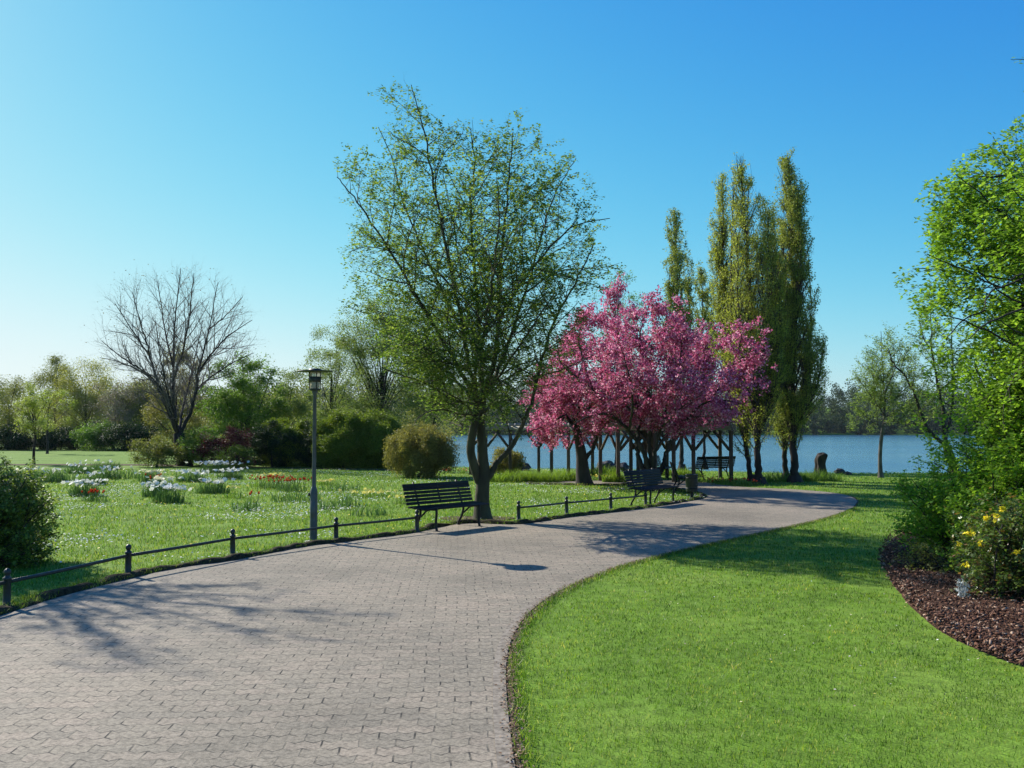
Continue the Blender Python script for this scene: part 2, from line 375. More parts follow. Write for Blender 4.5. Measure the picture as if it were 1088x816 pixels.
def paver_mat():
    m, nt, out = new_mat('interlocking_grey_pavers')
    geo = N(nt, 'ShaderNodeNewGeometry')
    sep = N(nt, 'ShaderNodeSeparateXYZ')
    # gentle waviness of the laid rows
    nw = N(nt, 'ShaderNodeTexNoise'); nw.inputs['Scale'].default_value = 0.8; nw.inputs['Detail'].default_value = 3
    nt.links.new(geo.outputs['Position'], nw.inputs['Vector'])
    vs = N(nt, 'ShaderNodeVectorMath', operation='SCALE'); vs.inputs['Scale'].default_value = 0.10
    nt.links.new(nw.outputs['Color'], vs.inputs[0])
    va = N(nt, 'ShaderNodeVectorMath', operation='ADD'); nt.links.new(geo.outputs['Position'], va.inputs[0]); nt.links.new(vs.outputs[0], va.inputs[1])
    rot = N(nt, 'ShaderNodeVectorRotate', rotation_type='Z_AXIS'); rot.inputs['Angle'].default_value = R(-3); nt.links.new(va.outputs[0], rot.inputs['Vector'])
    nt.links.new(rot.outputs[0], sep.inputs[0])
    # zigzag edge
    pp = N(nt, 'ShaderNodeMath', operation='PINGPONG'); pp.inputs[1].default_value = 0.056
    nt.links.new(sep.outputs['X'], pp.inputs[0])
    ml = N(nt, 'ShaderNodeMath', operation='MULTIPLY_ADD'); ml.inputs[1].default_value = 0.75
    nt.links.new(pp.outputs[0], ml.inputs[0]); nt.links.new(sep.outputs['Y'], ml.inputs[2])
    cmb = N(nt, 'ShaderNodeCombineXYZ'); nt.links.new(sep.outputs['X'], cmb.inputs[0]); nt.links.new(ml.outputs[0], cmb.inputs[1])
    br = N(nt, 'ShaderNodeTexBrick'); br.offset = 0.5
    br.inputs['Scale'].default_value = 1; br.inputs['Brick Width'].default_value = 0.224; br.inputs['Row Height'].default_value = 0.135
    br.inputs['Mortar Size'].default_value = 0.0065; br.inputs['Mortar Smooth'].default_value = 0.25; br.inputs['Bias'].default_value = 0
    br.inputs['Color1'].default_value = (0, 0, 0, 1); br.inputs['Color2'].default_value = (1, 1, 1, 1); br.inputs['Mortar'].default_value = (.5, .5, .5, 1)
    nt.links.new(cmb.outputs[0], br.inputs['Vector'])
    # joint visibility varies
    nj = N(nt, 'ShaderNodeTexNoise'); nj.inputs['Scale'].default_value = 7; nj.inputs['Detail'].default_value = 4
    nt.links.new(geo.outputs['Position'], nj.inputs['Vector'])
    rj = ramp(nt, [(0.44, g3(0.16)), (0.62, g3(1.0))], nj.outputs['Fac'])
    jf = N(nt, 'ShaderNodeMath', operation='MULTIPLY'); nt.links.new(br.outputs['Fac'], jf.inputs[0]); nt.links.new(rj.outputs[0], jf.inputs[1])
    # colours
    base = ramp(nt, [(0.0, (0.222, 0.190, 0.142)), (0.5, (0.250, 0.212, 0.156)), (1.0, (0.278, 0.228, 0.170))], br.outputs['Color'])
    nl = N(nt, 'ShaderNodeTexNoise'); nl.inputs['Scale'].default_value = 0.35; nl.inputs['Detail'].default_value = 6; nl.inputs['Roughness'].default_value = 0.6
    nt.links.new(geo.outputs['Position'], nl.inputs['Vector'])
    rl = ramp(nt, [(0.28, (0.70, 0.71, 0.70)), (0.5, (1, 1, .98)), (0.72, (1.22, 1.18, 1.14))], nl.outputs['Fac'])
    nf = N(nt, 'ShaderNodeTexNoise'); nf.inputs['Scale'].default_value = 38; nf.inputs['Detail'].default_value = 4; nf.inputs['Roughness'].default_value = 0.7
    nt.links.new(geo.outputs['Position'], nf.inputs['Vector'])
    rf = ramp(nt, [(0.30, g3(0.50)), (0.48, g3(0.95)), (0.70, g3(1.42))], nf.outputs['Fac'])
    a1 = N(nt, 'ShaderNodeMixRGB', blend_type='MULTIPLY'); a1.inputs[0].default_value = 1
    a2 = N(nt, 'ShaderNodeMixRGB', blend_type='MULTIPLY'); a2.inputs[0].default_value = 1
    nt.links.new(base.outputs[0], a1.inputs[1]); nt.links.new(rl.outputs[0], a1.inputs[2])
    nt.links.new(a1.outputs[0], a2.inputs[1]); nt.links.new(rf.outputs[0], a2.inputs[2])
    jm = N(nt, 'ShaderNodeMixRGB', blend_type='MIX'); jm.inputs[2].default_value = (0.03, 0.027, 0.022, 1)
    nt.links.new(jf.outputs[0], jm.inputs[0]); nt.links.new(a2.outputs[0], jm.inputs[1])
    b = N(nt, 'ShaderNodeBsdfPrincipled'); b.inputs['Roughness'].default_value = 0.85; b.inputs['Specular IOR Level'].default_value = 0.25
    nt.links.new(jm.outputs[0], b.inputs['Base Color'])
    # height: joints sink, stones tilt a little
    h1 = N(nt, 'ShaderNodeMath', operation='MULTIPLY_ADD'); h1.inputs[1].default_value = -0.75
    nt.links.new(br.outputs['Fac'], h1.inputs[0]); 
    h2 = N(nt, 'ShaderNodeMath', operation='MULTIPLY'); h2.inputs[1].default_value = 0.35; nt.links.new(nf.outputs['Fac'], h2.inputs[0])
    nt.links.new(h2.outputs[0], h1.inputs[2])
    bp = N(nt, 'ShaderNodeBump'); bp.inputs['Strength'].default_value = 0.8; bp.inputs['Distance'].default_value = 0.008
    nt.links.new(h1.outputs[0], bp.inputs['Height']); nt.links.new(bp.outputs[0], b.inputs['Normal'])
    nt.links.new(b.outputs[0], out.inputs[0])
    return m
SOIL = noisy_mat('edge_soil', (0.045, 0.032, 0.020), (0.15, 0.105, 0.065), 9, 0.95, 0.8, 40, spec=0.1)
soil = poly_sheet('soil_edge', offset_poly(PATH, 0.075), 0.004, SOIL); tag(soil, kind='structure')
path = poly_sheet('path', PATH, 0.010, paver_mat()); tag(path, kind='structure')

strip = [G(-200, 494.5)[:2], G(60, 494.5)[:2], G(150, 494.8)[:2], G(420, 500.5)[:2], G(420, 499)[:2], G(150, 493.4)[:2], G(60, 493.2)[:2], G(-200, 493.2)[:2]]
st_ = poly_sheet('shaded_edging_strip', strip, 0.012, SOIL); tag(st_, kind='structure')  # soil colour stands in for a dark lawn edging and its shade
inner = []
for i in range(len(rw)):
    a = rw[max(i - 1, 0)]; b = rw[min(i + 1, len(rw) - 1)]; t_ = (b - a) / (np.hypot(*(b - a)) + 1e-9); inner.append(rw[i] - np.array([-t_[1], t_[0]]) * .10)
inner = np.array(inner); EV = []; EQ = []
for i in range(len(rw)):
    o_ = rw[i] * .995 + inner[i] * .005; EV += [(o_[0], o_[1], .014), (inner[i][0], inner[i][1], .014)]
for i in range(len(rw) - 1): EQ.append((2 * i, 2 * i + 1, 2 * i + 3, 2 * i + 2))
EDGE = noisy_mat('edging_slab', (0.13, 0.108, 0.080), (0.33, 0.28, 0.215), 26, 0.9, 0.5, 45, bdist=0.006, spec=.2, detail=8)
if len(EQ): 
    eo = link('path_edging', np_mesh('path_edging', EV, EQ), EDGE); tag(eo, kind='structure')
# mulch bed (a low mound)
BEDPX = [(933, 594), (937, 606), (950, 628), (972, 652), (1000, 675), (1040, 695), (1088, 712), (1160, 735), (1300, 770), (1500, 700), (1300, 600), (1100, 566), (1000, 560), (955, 566), (938, 580)]
BED = [tuple(p) for p in smooth_line([G(*p)[:2] for p in BEDPX], 5, closed=True)]
bc = np.array(BED).mean(0)
MV = []; MQ = []; rings = 14; nb = len(BED)
for k in range(rings):
    t = k / (rings - 1) * 0.985
    for p in BED:
        q = np.array(p) * (1 - t) + bc * t
        e = min(t * 5, 1)
        MV.append((q[0], q[1], -0.01 + e * 0.06 + e * 0.035 * pnoise(Vector((q[0] * 1.5, q[1] * 1.5, 3)))))
for k in range(rings - 1):
    for i in range(nb):
        MQ.append((k * nb + i, k * nb + (i + 1) % nb, (k + 1) * nb + (i + 1) % nb, (k + 1) * nb + i))
MULCH = noisy_mat('bark_mulch', (0.030, 0.016, 0.010), (0.12, 0.065, 0.042), 22, 0.95, 1.0, 40, spec=0.1, bdist=0.03)
bed = link('mulch_bed', np_mesh('mulch_bed', MV, MQ, smooth=True), MULCH); tag(bed, kind='structure')

rng = np.random.default_rng(11)
def chips(n, poly, name, mat, zf, L=(0.015, 0.06), wr=0.4):
    a = np.array(poly); lo = a.min(0); hi = a.max(0); pts = []
    while sum(map(len, pts)) < n:
        p = rng.uniform(lo, hi, (n * 3, 2)); d = np.hypot(p[:, 0], p[:, 1])
        p = p[in_poly(p[:, 0], p[:, 1], poly) & (rng.random(len(p)) < np.clip((9 / d) ** 2, 0, 1))]; pts.append(p)
    p = np.vstack(pts)[:n]
    z = zf(p)
    Ls = rng.uniform(*L, n) ; ang = rng.uniform(0, 6.283, n); ti = rng.normal(0, 0.35, n); ro = rng.normal(0, 0.5, n)
    d = np.stack([np.cos(ang) * np.cos(ti), np.sin(ang) * np.cos(ti), np.sin(ti)], 1)
    w = np.stack([-np.sin(ang), np.cos(ang), np.sin(ro)], 1) * (Ls * wr)[:, None] * 0.5
    d = d * Ls[:, None] * 0.5; c = np.column_stack([p, z])
    h = np.array([0, 0, 0.005])
    V = np.stack([c - d - w * .6, c + d - w, c + d * .8 + w, c - d + w, c - d - w * .6 + h, c + d - w + h, c + d * .8 + w + h, c - d + w + h], 1).reshape(-1, 3)
    f = np.array([(4, 5, 6, 7), (0, 1, 5, 4), (1, 2, 6, 5), (2, 3, 7, 6), (3, 0, 4, 7)])
    Q = (np.arange(n)[:, None, None] * 8 + f[None]).reshape(-1, 4)
    return link(name, np_mesh(name, V, Q), mat)
CHIP = leaf_mat('wood_chip', [(0.035, 0.016, 0.010), (0.065, 0.028, 0.018), (0.10, 0.046, 0.028), (0.14, 0.068, 0.042), (0.18, 0.095, 0.06), (0.42, 0.30, 0.21)], trans=0.0, rough=0.9, spec=0.15)
o = chips(30000, BED, 'mulch_chips', CHIP, lambda p: 0.055 + rng.uniform(-0.02, 0.022, len(p)), L=(0.012, 0.055)); tag(o, 'reddish brown bark chips covering the shrub bed', 'mulch', kind='stuff')

# ------------------------------------------------------------------ grass blades
LAWN_L = None
def blade_points(n_d, region, dmax, dens):
    """points in front of the camera; dens(d) blades per square metre"""
    pts = []
    d0 = 4.0
    while d0 < dmax:
        d1 = d0 * 1.15
        half = R(36)
        area = half * (d1 * d1 - d0 * d0)
        n = int(area * dens((d0 + d1) / 2))
        rr = np.sqrt(rng.uniform(d0 * d0, d1 * d1, n)); th = rng.uniform(-half, half, n)
        p = np.stack([rr * np.sin(th), rr * np.cos(th)], 1)
        pts.append(p[region(p)])
        d0 = d1
    return np.vstack(pts)

XT = np.linspace(-120, 120, 961); YTAB = np.array([ysh(x) for x in XT])
def shore_mask(p): return p[:, 1] < np.interp(p[:, 0], XT, YTAB) - 0.1
SOILPOLY = offset_poly(PATH, 0.05)
def not_path(p): return ~in_poly(p[:, 0], p[:, 1], PATH)

def blades(name, p, H, W, mat, lean=0.5, z0=0.0):
    n = len(p); h = H * rng.uniform(0.5, 1.3, n); w = W * rng.uniform(0.6, 1.3, n)
    a = rng.uniform(0, 6.283, n); b = rng.uniform(0, 6.283, n)
    wx = np.stack([np.cos(a), np.sin(a), np.zeros(n)], 1) * w[:, None] * 0.5
    ln = np.stack([np.cos(b), np.sin(b), np.zeros(n)], 1) * (h * lean * rng.uniform(0.1, 1.2, n))[:, None]
    c = np.column_stack([p, np.full(n, z0)])
    up = np.zeros((n, 3)); up[:, 2] = h
    V = np.stack([c - wx, c + wx, c + wx * 0.75 + up * 0.55 + ln * 0.4, c + up + ln, c - wx * 0.75 + up * 0.55 + ln * 0.4], 1).reshape(-1, 3)
    i = np.arange(n)[:, None] * 5
    return np_mesh(name, V, i + np.array([[0, 1, 2, 4]]), i + np.array([[4, 2, 3]]))

GRASS = leaf_mat('grass_blade', [(0.030, 0.065, 0.010), (0.076, 0.158, 0.013), (0.118, 0.230, 0.019), (0.150, 0.268, 0.027), (0.19, 0.26, 0.042), (0.36, 0.40, 0.17)], trans=0.42, rough=0.5, tcol=1.35, spec=0.25, gain=.95, patch=True)
dens_near = lambda d: min(2600, 2600 * (7.0 / d) ** 2.0)
EXC = offset_poly(PATH, 0.045)
def right_region(p): return ~in_poly(p[:, 0], p[:, 1], EXC) & ~in_poly(p[:, 0], p[:, 1], BED) & shore_mask(p)
p = blade_points(0, right_region, 44, dens_near)
NG = np.array([[pnoise(Vector((i * .25, j * .25, 0))) for i in range(400)] for j in range(280)])
patch = NG[np.clip(((p[:, 1] * 1.3) / .25).astype(int), 0, 279), np.clip(((p[:, 0] * 1.3 + 50) / .25).astype(int), 0, 399)]
p = p[(patch + rng.normal(0, 0.22, len(p))) > -0.42]
BARE = [G(605, 746.5)]
for (bx_, by_, _), (ra, rb) in zip(BARE, [(.26, .11)]):
    e_ = ((p[:, 0] - bx_) / ra) ** 2 + ((p[:, 1] - by_) / rb) ** 2; p = p[rng.random(len(p)) < np.clip(e_ ** 1.2, .35, 1)]
d = np.hypot(p[:, 0], p[:, 1])
left_side = p[:, 0] < np.interp(p[:, 1], [0, 8, 16, 22, 30], [-4, -4, -1, 1.5, 6])
hgt = np.where(left_side, 0.036, 0.029) * np.clip(d / 12, 0.9, 1.5)
me = blades('lawn_grass', p, hgt, 0.0045 * np.clip(d / 7, 0.9, 5.5), GRASS, lean=0.75)
o = link('lawn_grass', me, GRASS); tag(o, 'short mown green grass of the park lawns', 'grass', kind='stuff')

# shaggy overgrown edge of grass along the left of the path
ed = []
for i in range(len(lw) - 1):
    a, b = lw[i], lw[i + 1]; L = np.hypot(*(b - a)); t = (b - a) / (L + 1e-9); nrm = np.array([-t[1], t[0]])
    for _ in range(int(L * 420)):
        u = rng.random(); q = a + (b - a) * u + nrm * (abs(rng.normal(0, 0.07)) + 0.0)
        if pnoise(Vector((q[0] * 2.1, q[1] * 2.1, 5))) > -0.25: ed.append(q)
rr = rw[:]
for i in range(len(rr) - 1):
    a, b = rr[i], rr[i + 1]; L = np.hypot(*(b - a)); t = (b - a) / (L + 1e-9); nrm = np.array([-t[1], t[0]])
    if a[1] < 3: continue
    for _ in range(int(L * 260)):
        u = rng.random(); q = a + (b - a) * u + nrm * (abs(rng.normal(0.085, 0.04)))
        ed.append(q)
ed = np.array(ed); ed = ed[not_path(ed)]
me = blades('edge_grass', ed, 0.055, 0.006, GRASS, lean=0.9)
o = link('edge_grass', me, GRASS); tag(o, 'shaggy darker grass overhanging the edge of the brick path', 'grass', kind='stuff')

BV = []; BQ = []; pr_ = [(-.005, .004), (.02, .045), (.07, .062), (.14, .05), (.26, .0)]
cum = 0.0
dense = []
for i in range(len(lw) - 1):
    k_ = max(1, int(np.hypot(*(lw[i + 1] - lw[i])) / .07)); dense += [lw[i] + (lw[i + 1] - lw[i]) * u / k_ for u in range(k_)]
dense = np.array(dense); dense = dense[:next((i for i in range(len(dense)) if dense[i][0] > 6.6), len(dense))]
for i in range(len(dense)):
    a = dense[max(i - 3, 0)]; b = dense[min(i + 3, len(dense) - 1)]; t = (b - a) / (np.hypot(*(b - a)) + 1e-9); nrm = np.array([-t[1], t[0]])
    q0 = dense[i]; wob = pnoise(Vector((q0[0] * 2.3, q0[1] * 2.3, 1))) * .05; hh = 1 + .9 * pnoise(Vector((q0[0] * 3, q0[1] * 3, 7)))
    for (u, z) in pr_:
        q = q0 + nrm * (u + wob * (1 if u < .2 else 0)); BV.append((q[0], q[1], .006 + z * hh + (.012 * pnoise(Vector((q[0] * 25, q[1] * 25, 3))) if z > .01 else -.012)))
for i in range(len(dense) - 1):
    for k in range(4): BQ.append((i * 5 + k, (i + 1) * 5 + k, (i + 1) * 5 + k + 1, i * 5 + k + 1))
DSOIL = noisy_mat('dark_edge_soil', (0.022, 0.018, 0.010), (0.075, 0.06, 0.032), 14, 0.95, 0.9, 40, spec=0.1)
be = link('soil_bank', np_mesh('soil_bank', BV, BQ, smooth=True), DSOIL); tag(be, kind='structure')
bp_ = []
for i in range(len(dense) - 1):
    a = dense[max(i - 3, 0)]; b = dense[min(i + 3, len(dense) - 1)]; t = (b - a) / (np.hypot(*(b - a)) + 1e-9); nrm = np.array([-t[1], t[0]])
    for _ in range(34):
        u = rng.uniform(.035, .27)
        if u > .09 or pnoise(Vector((dense[i][0] * 3.1, dense[i][1] * 3.1, 5))) > .0: bp_.append(dense[i] + nrm * u)
me = blades('bank_grass', np.array(bp_), 0.05, 0.007, GRASS, lean=.9, z0=.03)
o = link('bank_grass', me, GRASS); tag(o, 'rough grass growing over the low soil bank beside the path', 'grass', kind='stuff')

# litter along the right path edge
LITTER = leaf_mat('dry_litter', [(0.10, 0.06, 0.035), (0.20, 0.12, 0.07), (0.30, 0.19, 0.12), (0.38, 0.28, 0.2)], trans=0.1, rough=0.9, tcol=0.8)
lp = []
for i in range(len(rw) - 1):
    a, b = rw[i], rw[i + 1]; L = np.hypot(*(b - a)); t = (b - a) / (L + 1e-9); nrm = np.array([-t[1], t[0]])
    if a[1] < 3 or a[1] > 22: continue
    for _ in range(int(L * 240)):
        q = a + (b - a) * rng.random() + nrm * rng.normal(0.03, 0.035); lp.append((q[0], q[1], 0.014 + rng.uniform(0, 0.012)))
me = leaf_mesh('leaf_litter', lp, rng, 0.028, flat=1.6)
o = link('leaf_litter', me, LITTER); tag(o, 'dry brown leaf litter in the gap beside the path', 'leaf litter', kind='stuff')

# daisies and dandelions in the flower lawn
def lawn_scatter(n, cond, seed):
    r = np.random.default_rng(seed); out = []
    while len(out) < n:
        x = r.uniform(-20, 6); y = r.uniform(12, 46)
        if cond(x, y, r): out.append((x, y))
    return np.array(out)
LWEDGE = [tuple(q) for q in lw]
def on_left_lawn(x, y):
    if x > 5.5 or y > 45: return False
    ye = np.interp(x, [q[0] for q in lw[:70]], [q[1] for q in lw[:70]]) if x < 4.5 else 22
    return y > ye + 0.4 and not in_poly1(x, y, PATH)
def dc(x, y, r): return on_left_lawn(x, y) and pnoise(Vector((x * 0.30, y * 0.45, 9))) + r.normal(0, 0.12) > 0.16 and r.random() < (18 / y) ** 1.2
q = lawn_scatter(9000, dc, 5); q3 = np.column_stack([q, rng.uniform(0.05, 0.075, len(q))])
DAISY = petal_mat('daisy_petal', [(0.82, 0.83, 0.80), (0.9, 0.9, 0.88)], 0.3)
me = leaf_mesh('daisy_carpet', q3, rng, 0.042, np.full(len(q), 0.038), flat=1.2, fold=0.0)
o = link('daisy_carpet', me, DAISY); tag(o, 'carpet of tiny white daisies scattered through the flower lawn', 'daisies', kind='stuff')
def dd(x, y, r): return on_left_lawn(x, y) and pnoise(Vector((x * 0.5 + 20, y * 0.5, 2))) + r.normal(0, 0.1) > 0.12
q = lawn_scatter(900, dd, 6); q3 = np.column_stack([q, rng.uniform(0.06, 0.10, len(q))])
DANDE = petal_mat('dandelion_petal', [(0.75, 0.55, 0.03), (0.8, 0.65, 0.08)], 0.2)
me = leaf_mesh('dandelion_scatter', q3, rng, 0.05, np.full(len(q), 0.045), flat=1.2, fold=0.0)
o = link('dandelion_scatter', me, DANDE); tag(o, 'small yellow dandelions dotted through the flower lawn', 'dandelions', kind='stuff')

q = rng.uniform((1.5, 6.5), (7, 13), (400, 2)); q = q[right_region(q)][:110]
o = link('fallen_leaves', leaf_mesh('fallen_leaves', np.column_stack([q, rng.uniform(.035, .045, len(q))]), rng, .022, np.full(len(q), .018), flat=1.5), petal_mat('fallen_petal', [(.75, .6, .05), (.8, .78, .7), (.35, .25, .12)], .1))
tag(o, 'few tiny yellow and brown leaves lying on the mown lawn', 'leaves', kind='stuff')
# ------------------------------------------------------------------ branching generator
def norm(v):
    l = math.sqrt(v[0] * v[0] + v[1] * v[1] + v[2] * v[2]) + 1e-12
    return (v[0] / l, v[1] / l, v[2] / l)
def cross(a, b): return (a[1] * b[2] - a[2] * b[1], a[2] * b[0] - a[0] * b[2], a[0] * b[1] - a[1] * b[0])

class Env:
    def __init__(s, pxpoly, Y, D, scale=1.0):
        s.poly = [(P(a, b, Y)[0], P(a, b, Y)[2]) for a, b in pxpoly]
        a = np.array(s.poly); s.cx, s.cz = (a.min(0) + a.max(0)) / 2; s.Y = Y; s.D = D
        s.lo = a.min(0); s.hi = a.max(0); s.rag = .16; s.big = 1.0; s.nf = 3.2 / max(1.0, (s.hi - s.lo).min())
    def __call__(s, p):
        t = (p[1] - s.Y) / s.D
        if abs(t) >= 0.99: return False
        k = s.big * math.sqrt(1 - t * t) * (1 + s.rag * pnoise(Vector((p[0] * s.nf, p[1] * s.nf, p[2] * s.nf))))
        return in_poly1((p[0] - s.cx) / k + s.cx, (p[2] - s.cz) / k + s.cz, s.poly)
    def sample(s, r):
        while True:
            p = (r.uniform(s.lo[0], s.hi[0]), s.Y + r.uniform(-s.D, s.D), r.uniform(s.lo[1], s.hi[1]))
            if s(p): return p

class Tree:
    def __init__(s, seed, cfg, env=None):
        s.r = random.Random(seed); s.c = cfg; s.env = env
        s.big = MB(); s.fine = MB(); s.lp = []; s.ld = []
    def tube(s, pts, r0, r1, lev):
        n = len(pts); rr = [r0 + (r1 - r0) * (i / (n - 1)) ** 0.8 for i in range(n)]
        mb = s.big if lev == 0 else s.fine
        sides = 10 if r0 > 0.08 else 7 if r0 > 0.035 else 5 if r0 > 0.014 else 3
        mb.tube(pts, rr, sides, cap=False)
    def spawn(s, pts, L, lev, r0, r1, t0=0.15):
        c = s.c; nl = lev + 1
        if nl >= len(c['len']): return
        k = c['dens'][lev] * L * (1 - t0); k = int(k) + (s.r.random() < k % 1)
        n = len(pts) - 1; az = s.r.uniform(0, 6.28)
        for i in range(k):
            t = t0 + (1 - t0) * (i + s.r.random()) / max(k, 1)
            f = t * n; a = min(int(f), n - 1); f -= a
            p = tuple(pts[a][j] * (1 - f) + pts[a + 1][j] * f for j in range(3))
            d = norm(tuple(pts[a + 1][j] - pts[a][j] for j in range(3)))
            az += 2.4 + s.r.uniform(-0.4, 0.4)
            ref = (0, 0, 1) if abs(d[2]) < 0.9 else (1, 0, 0)
            u = norm(cross(d, ref)); v = cross(d, u)
            ang = R(s.r.uniform(*c['ang'][lev])); ca, sa = math.cos(ang), math.sin(ang)
            q = (math.cos(az), math.sin(az))
            nd = tuple(d[j] * ca + sa * (u[j] * q[0] + v[j] * q[1]) for j in range(3))
            cl = c['len'][nl] * s.r.uniform(0.55, 1.2) * (1.05 - c.get('tip', 0.5) * t)
            rad = (r0 + (r1 - r0) * t) * 0.6
            rad = min(rad, c['rad'][nl]) * s.r.uniform(0.8, 1.1)
            s.grow(p, nd, cl, rad, nl)
    def grow(s, p, d, L, r, lev):
        c = s.c; n = max(2, int(L / c['seg'][lev])); st = L / n; pts = [p]; w = c['wander'][lev]; up = c['up'][lev]
        rd = s.r
        for i in range(n):
            d = norm((d[0] + rd.gauss(0, w), d[1] + rd.gauss(0, w), d[2] + rd.gauss(0, w) + up))
            q = (p[0] + d[0] * st, p[1] + d[1] * st, p[2] + d[2] * st)
            if s.env and lev < c.get('envlev', 2) and not s.env(q):
                if i == 0: return
                break
            p = q; pts.append(p)
        if len(pts) < 2: return
        L = st * (len(pts) - 1); r1 = r * 0.35
        s.tube(pts, r, r1, lev)
        if lev >= c['leaflev']:
            s.leaves(pts, L, lev)
        s.spawn(pts, L, lev, r, r1, c.get('t0', 0.15))
    def leaves(s, pts, L, lev):
        c = s.c; k = c['leaf'][lev] * L; k = int(k) + (s.r.random() < k % 1); n = len(pts) - 1; rd = s.r; j = c.get('ljit', 0.03)
        for i in range(k):
            f = rd.random() * n; a = min(int(f), n - 1); f -= a
            s.lp.append(tuple(pts[a][m] * (1 - f) + pts[a + 1][m] * f + rd.gauss(0, j) for m in range(3)))
    def limb(s, ctrl, r0, r1, spawn=True, t0=0.2, sub=6, lev=0):
        pts = [tuple(v) for v in smooth_line(ctrl, sub)]
        n = len(pts)
        # natural wobble
        out = []
        for i, q in enumerate(pts):
            k = min(0.022, 0.006 + 0.12 * r0) if 0 < i < n - 1 else 0
            out.append((q[0] + s.r.gauss(0, k), q[1] + s.r.gauss(0, k), q[2] + s.r.gauss(0, k * 0.6)))
        L = sum(math.dist(out[i], out[i + 1]) for i in range(n - 1))
        s.tube(out, r0, r1, 0)
        if spawn: s.spawn(out, L, lev, r0, r1, t0)
        return out
    def trunk(s, ctrl, radii, flare=1.5, sub=5):
        pts = smooth_line(ctrl, sub); n = len(pts)
        rr = np.interp(np.linspace(0, 1, n), np.linspace(0, 1, len(radii)), radii)
        z0 = pts[0][2]
        rr = rr * (1 + (flare - 1) * np.exp(-(pts[:, 2] - z0) / (0.14 + radii[0] * 0.5)))
        s.big.tube(pts, rr, 14, cap=False)
        return pts
    def finish(s, name, label, cat, base, leafmat, lsize, bark=BARK, twig=TWIG, flat=0.5, group=None, lw=None, crown='crown', extra=None, limit=None):
        t = thing(name, label, cat, base, 0, group)
        nb_ = sum(len(q) for q in s.big.Q) + sum(len(q) for q in s.big.T)
        nq = sum(len(q) for q in s.big.Q); nt_ = sum(len(q) for q in s.big.T); nfq = sum(len(q) for q in s.fine.Q)
        if s.fine.n:
            off = s.big.n
            s.big.V += s.fine.V; s.big.Q += [q + off for q in s.fine.Q]; s.big.T += [q + off for q in s.fine.T]
        me = s.big.mesh('trunk', True)
        wpart('trunk', me, bark, t)
        if s.fine.n:
            me.materials.append(twig); mi = np.zeros(len(me.polygons), np.int32); mi[nq:nq + nfq] = 1; me.polygons.foreach_set('material_index', mi)
        if len(s.lp) and leafmat:
            rg = np.random.default_rng(s.r.randrange(1 << 30)); lp = np.array(s.lp)
            gf, gt = s.c.get('gap', (0, 0))
            if gf:
                nz = np.array([pnoise(Vector((q[0] * gf, q[1] * gf, q[2] * gf * 1.3))) for q in s.lp])
                lp = lp[nz + rg.normal(0, .10, len(lp)) > gt]
            if limit and len(lp) > limit: lp = lp[rg.choice(len(lp), limit, replace=False)]
            wpart(crown, leaf_mesh(crown, lp, rg, lsize, lw, flat=flat), leafmat, t)
            print(name, 'leaves', len(lp))
        return t

# ------------------------------------------------------------------ MAIN TREE
MY = G(512, 553)[1]
LEAF_MAIN = leaf_mat('young_green_leaf', [(0.035, 0.070, 0.014), (0.055, 0.100, 0.020), (0.085, 0.135, 0.028), (0.12, 0.165, 0.038), (0.16, 0.195, 0.06)], trans=0.5, tcol=1.4, gain=1.45)
main_env = Env([(437, 84), (452, 118), (470, 128), (500, 132), (540, 136), (585, 155), (615, 165), (628, 200), (650, 232), (638, 262), (650, 285), (640, 320), (632, 360), (600, 400), (565, 430), (545, 455), (505, 462), (470, 470), (438, 452), (425, 425), (395, 395), (385, 350), (362, 325), (378, 300), (370, 262), (385, 240), (355, 205), (352, 188), (372, 180), (368, 165), (400, 135), (410, 120), (432, 110)], MY, 3.5); main_env.big = 1.03; main_env.rag = .20; main_env.nf = .8
cfg = dict(len=[0, 1.75, 0.8, 0.36], dens=[6.0, 5.8, 6.0], ang=[(32, 62), (28, 55), (30, 60)], rad=[0, 0.018, 0.008, 0.004],
           seg=[0.3, 0.24, 0.16, 0.12], wander=[0.1, 0.11, 0.14, 0.15], up=[0.05, -0.005, -0.035, -0.045], leaflev=2, leaf=[0, 0, 20.0, 52.0], tip=0.4, t0=0.12, ljit=0.03, gap=(1.1, -.30), envlev=3)
T = Tree(3, cfg, main_env)
Q = lambda px, py, dy=0.0: P(px, py, MY + dy)
b0 = Q(513, 553); b0 = (b0[0], b0[1], -0.03)
T.trunk([b0, Q(512, 535), Q(513, 515), Q(514, 500), Q(513, 488)], [0.15, 0.145, 0.14, 0.13, 0.105], 1.6)
T.trunk([Q(509, 512), Q(504, 496, -.1), Q(500, 478, -.15), Q(503, 455, -.2), Q(508, 430, -.2)], [0.09, 0.095, 0.09, 0.085, 0.075], 1.0)
T.trunk([Q(513, 490), Q(512, 470), Q(511, 450), Q(513, 425)], [0.12, 0.10, 0.09, 0.08], 1.0)
T.limb([Q(518, 508), Q(528, 492, .05), Q(543, 475, .1), Q(556, 452, .15), Q(567, 420, .1), Q(575, 385, 0), Q(590, 340, -.2), Q(612, 300, -.4), Q(630, 262, -.5)], 0.075, 0.012, t0=0.25)
fork1 = Q(508, 430, -.2); fork2 = Q(513, 425)
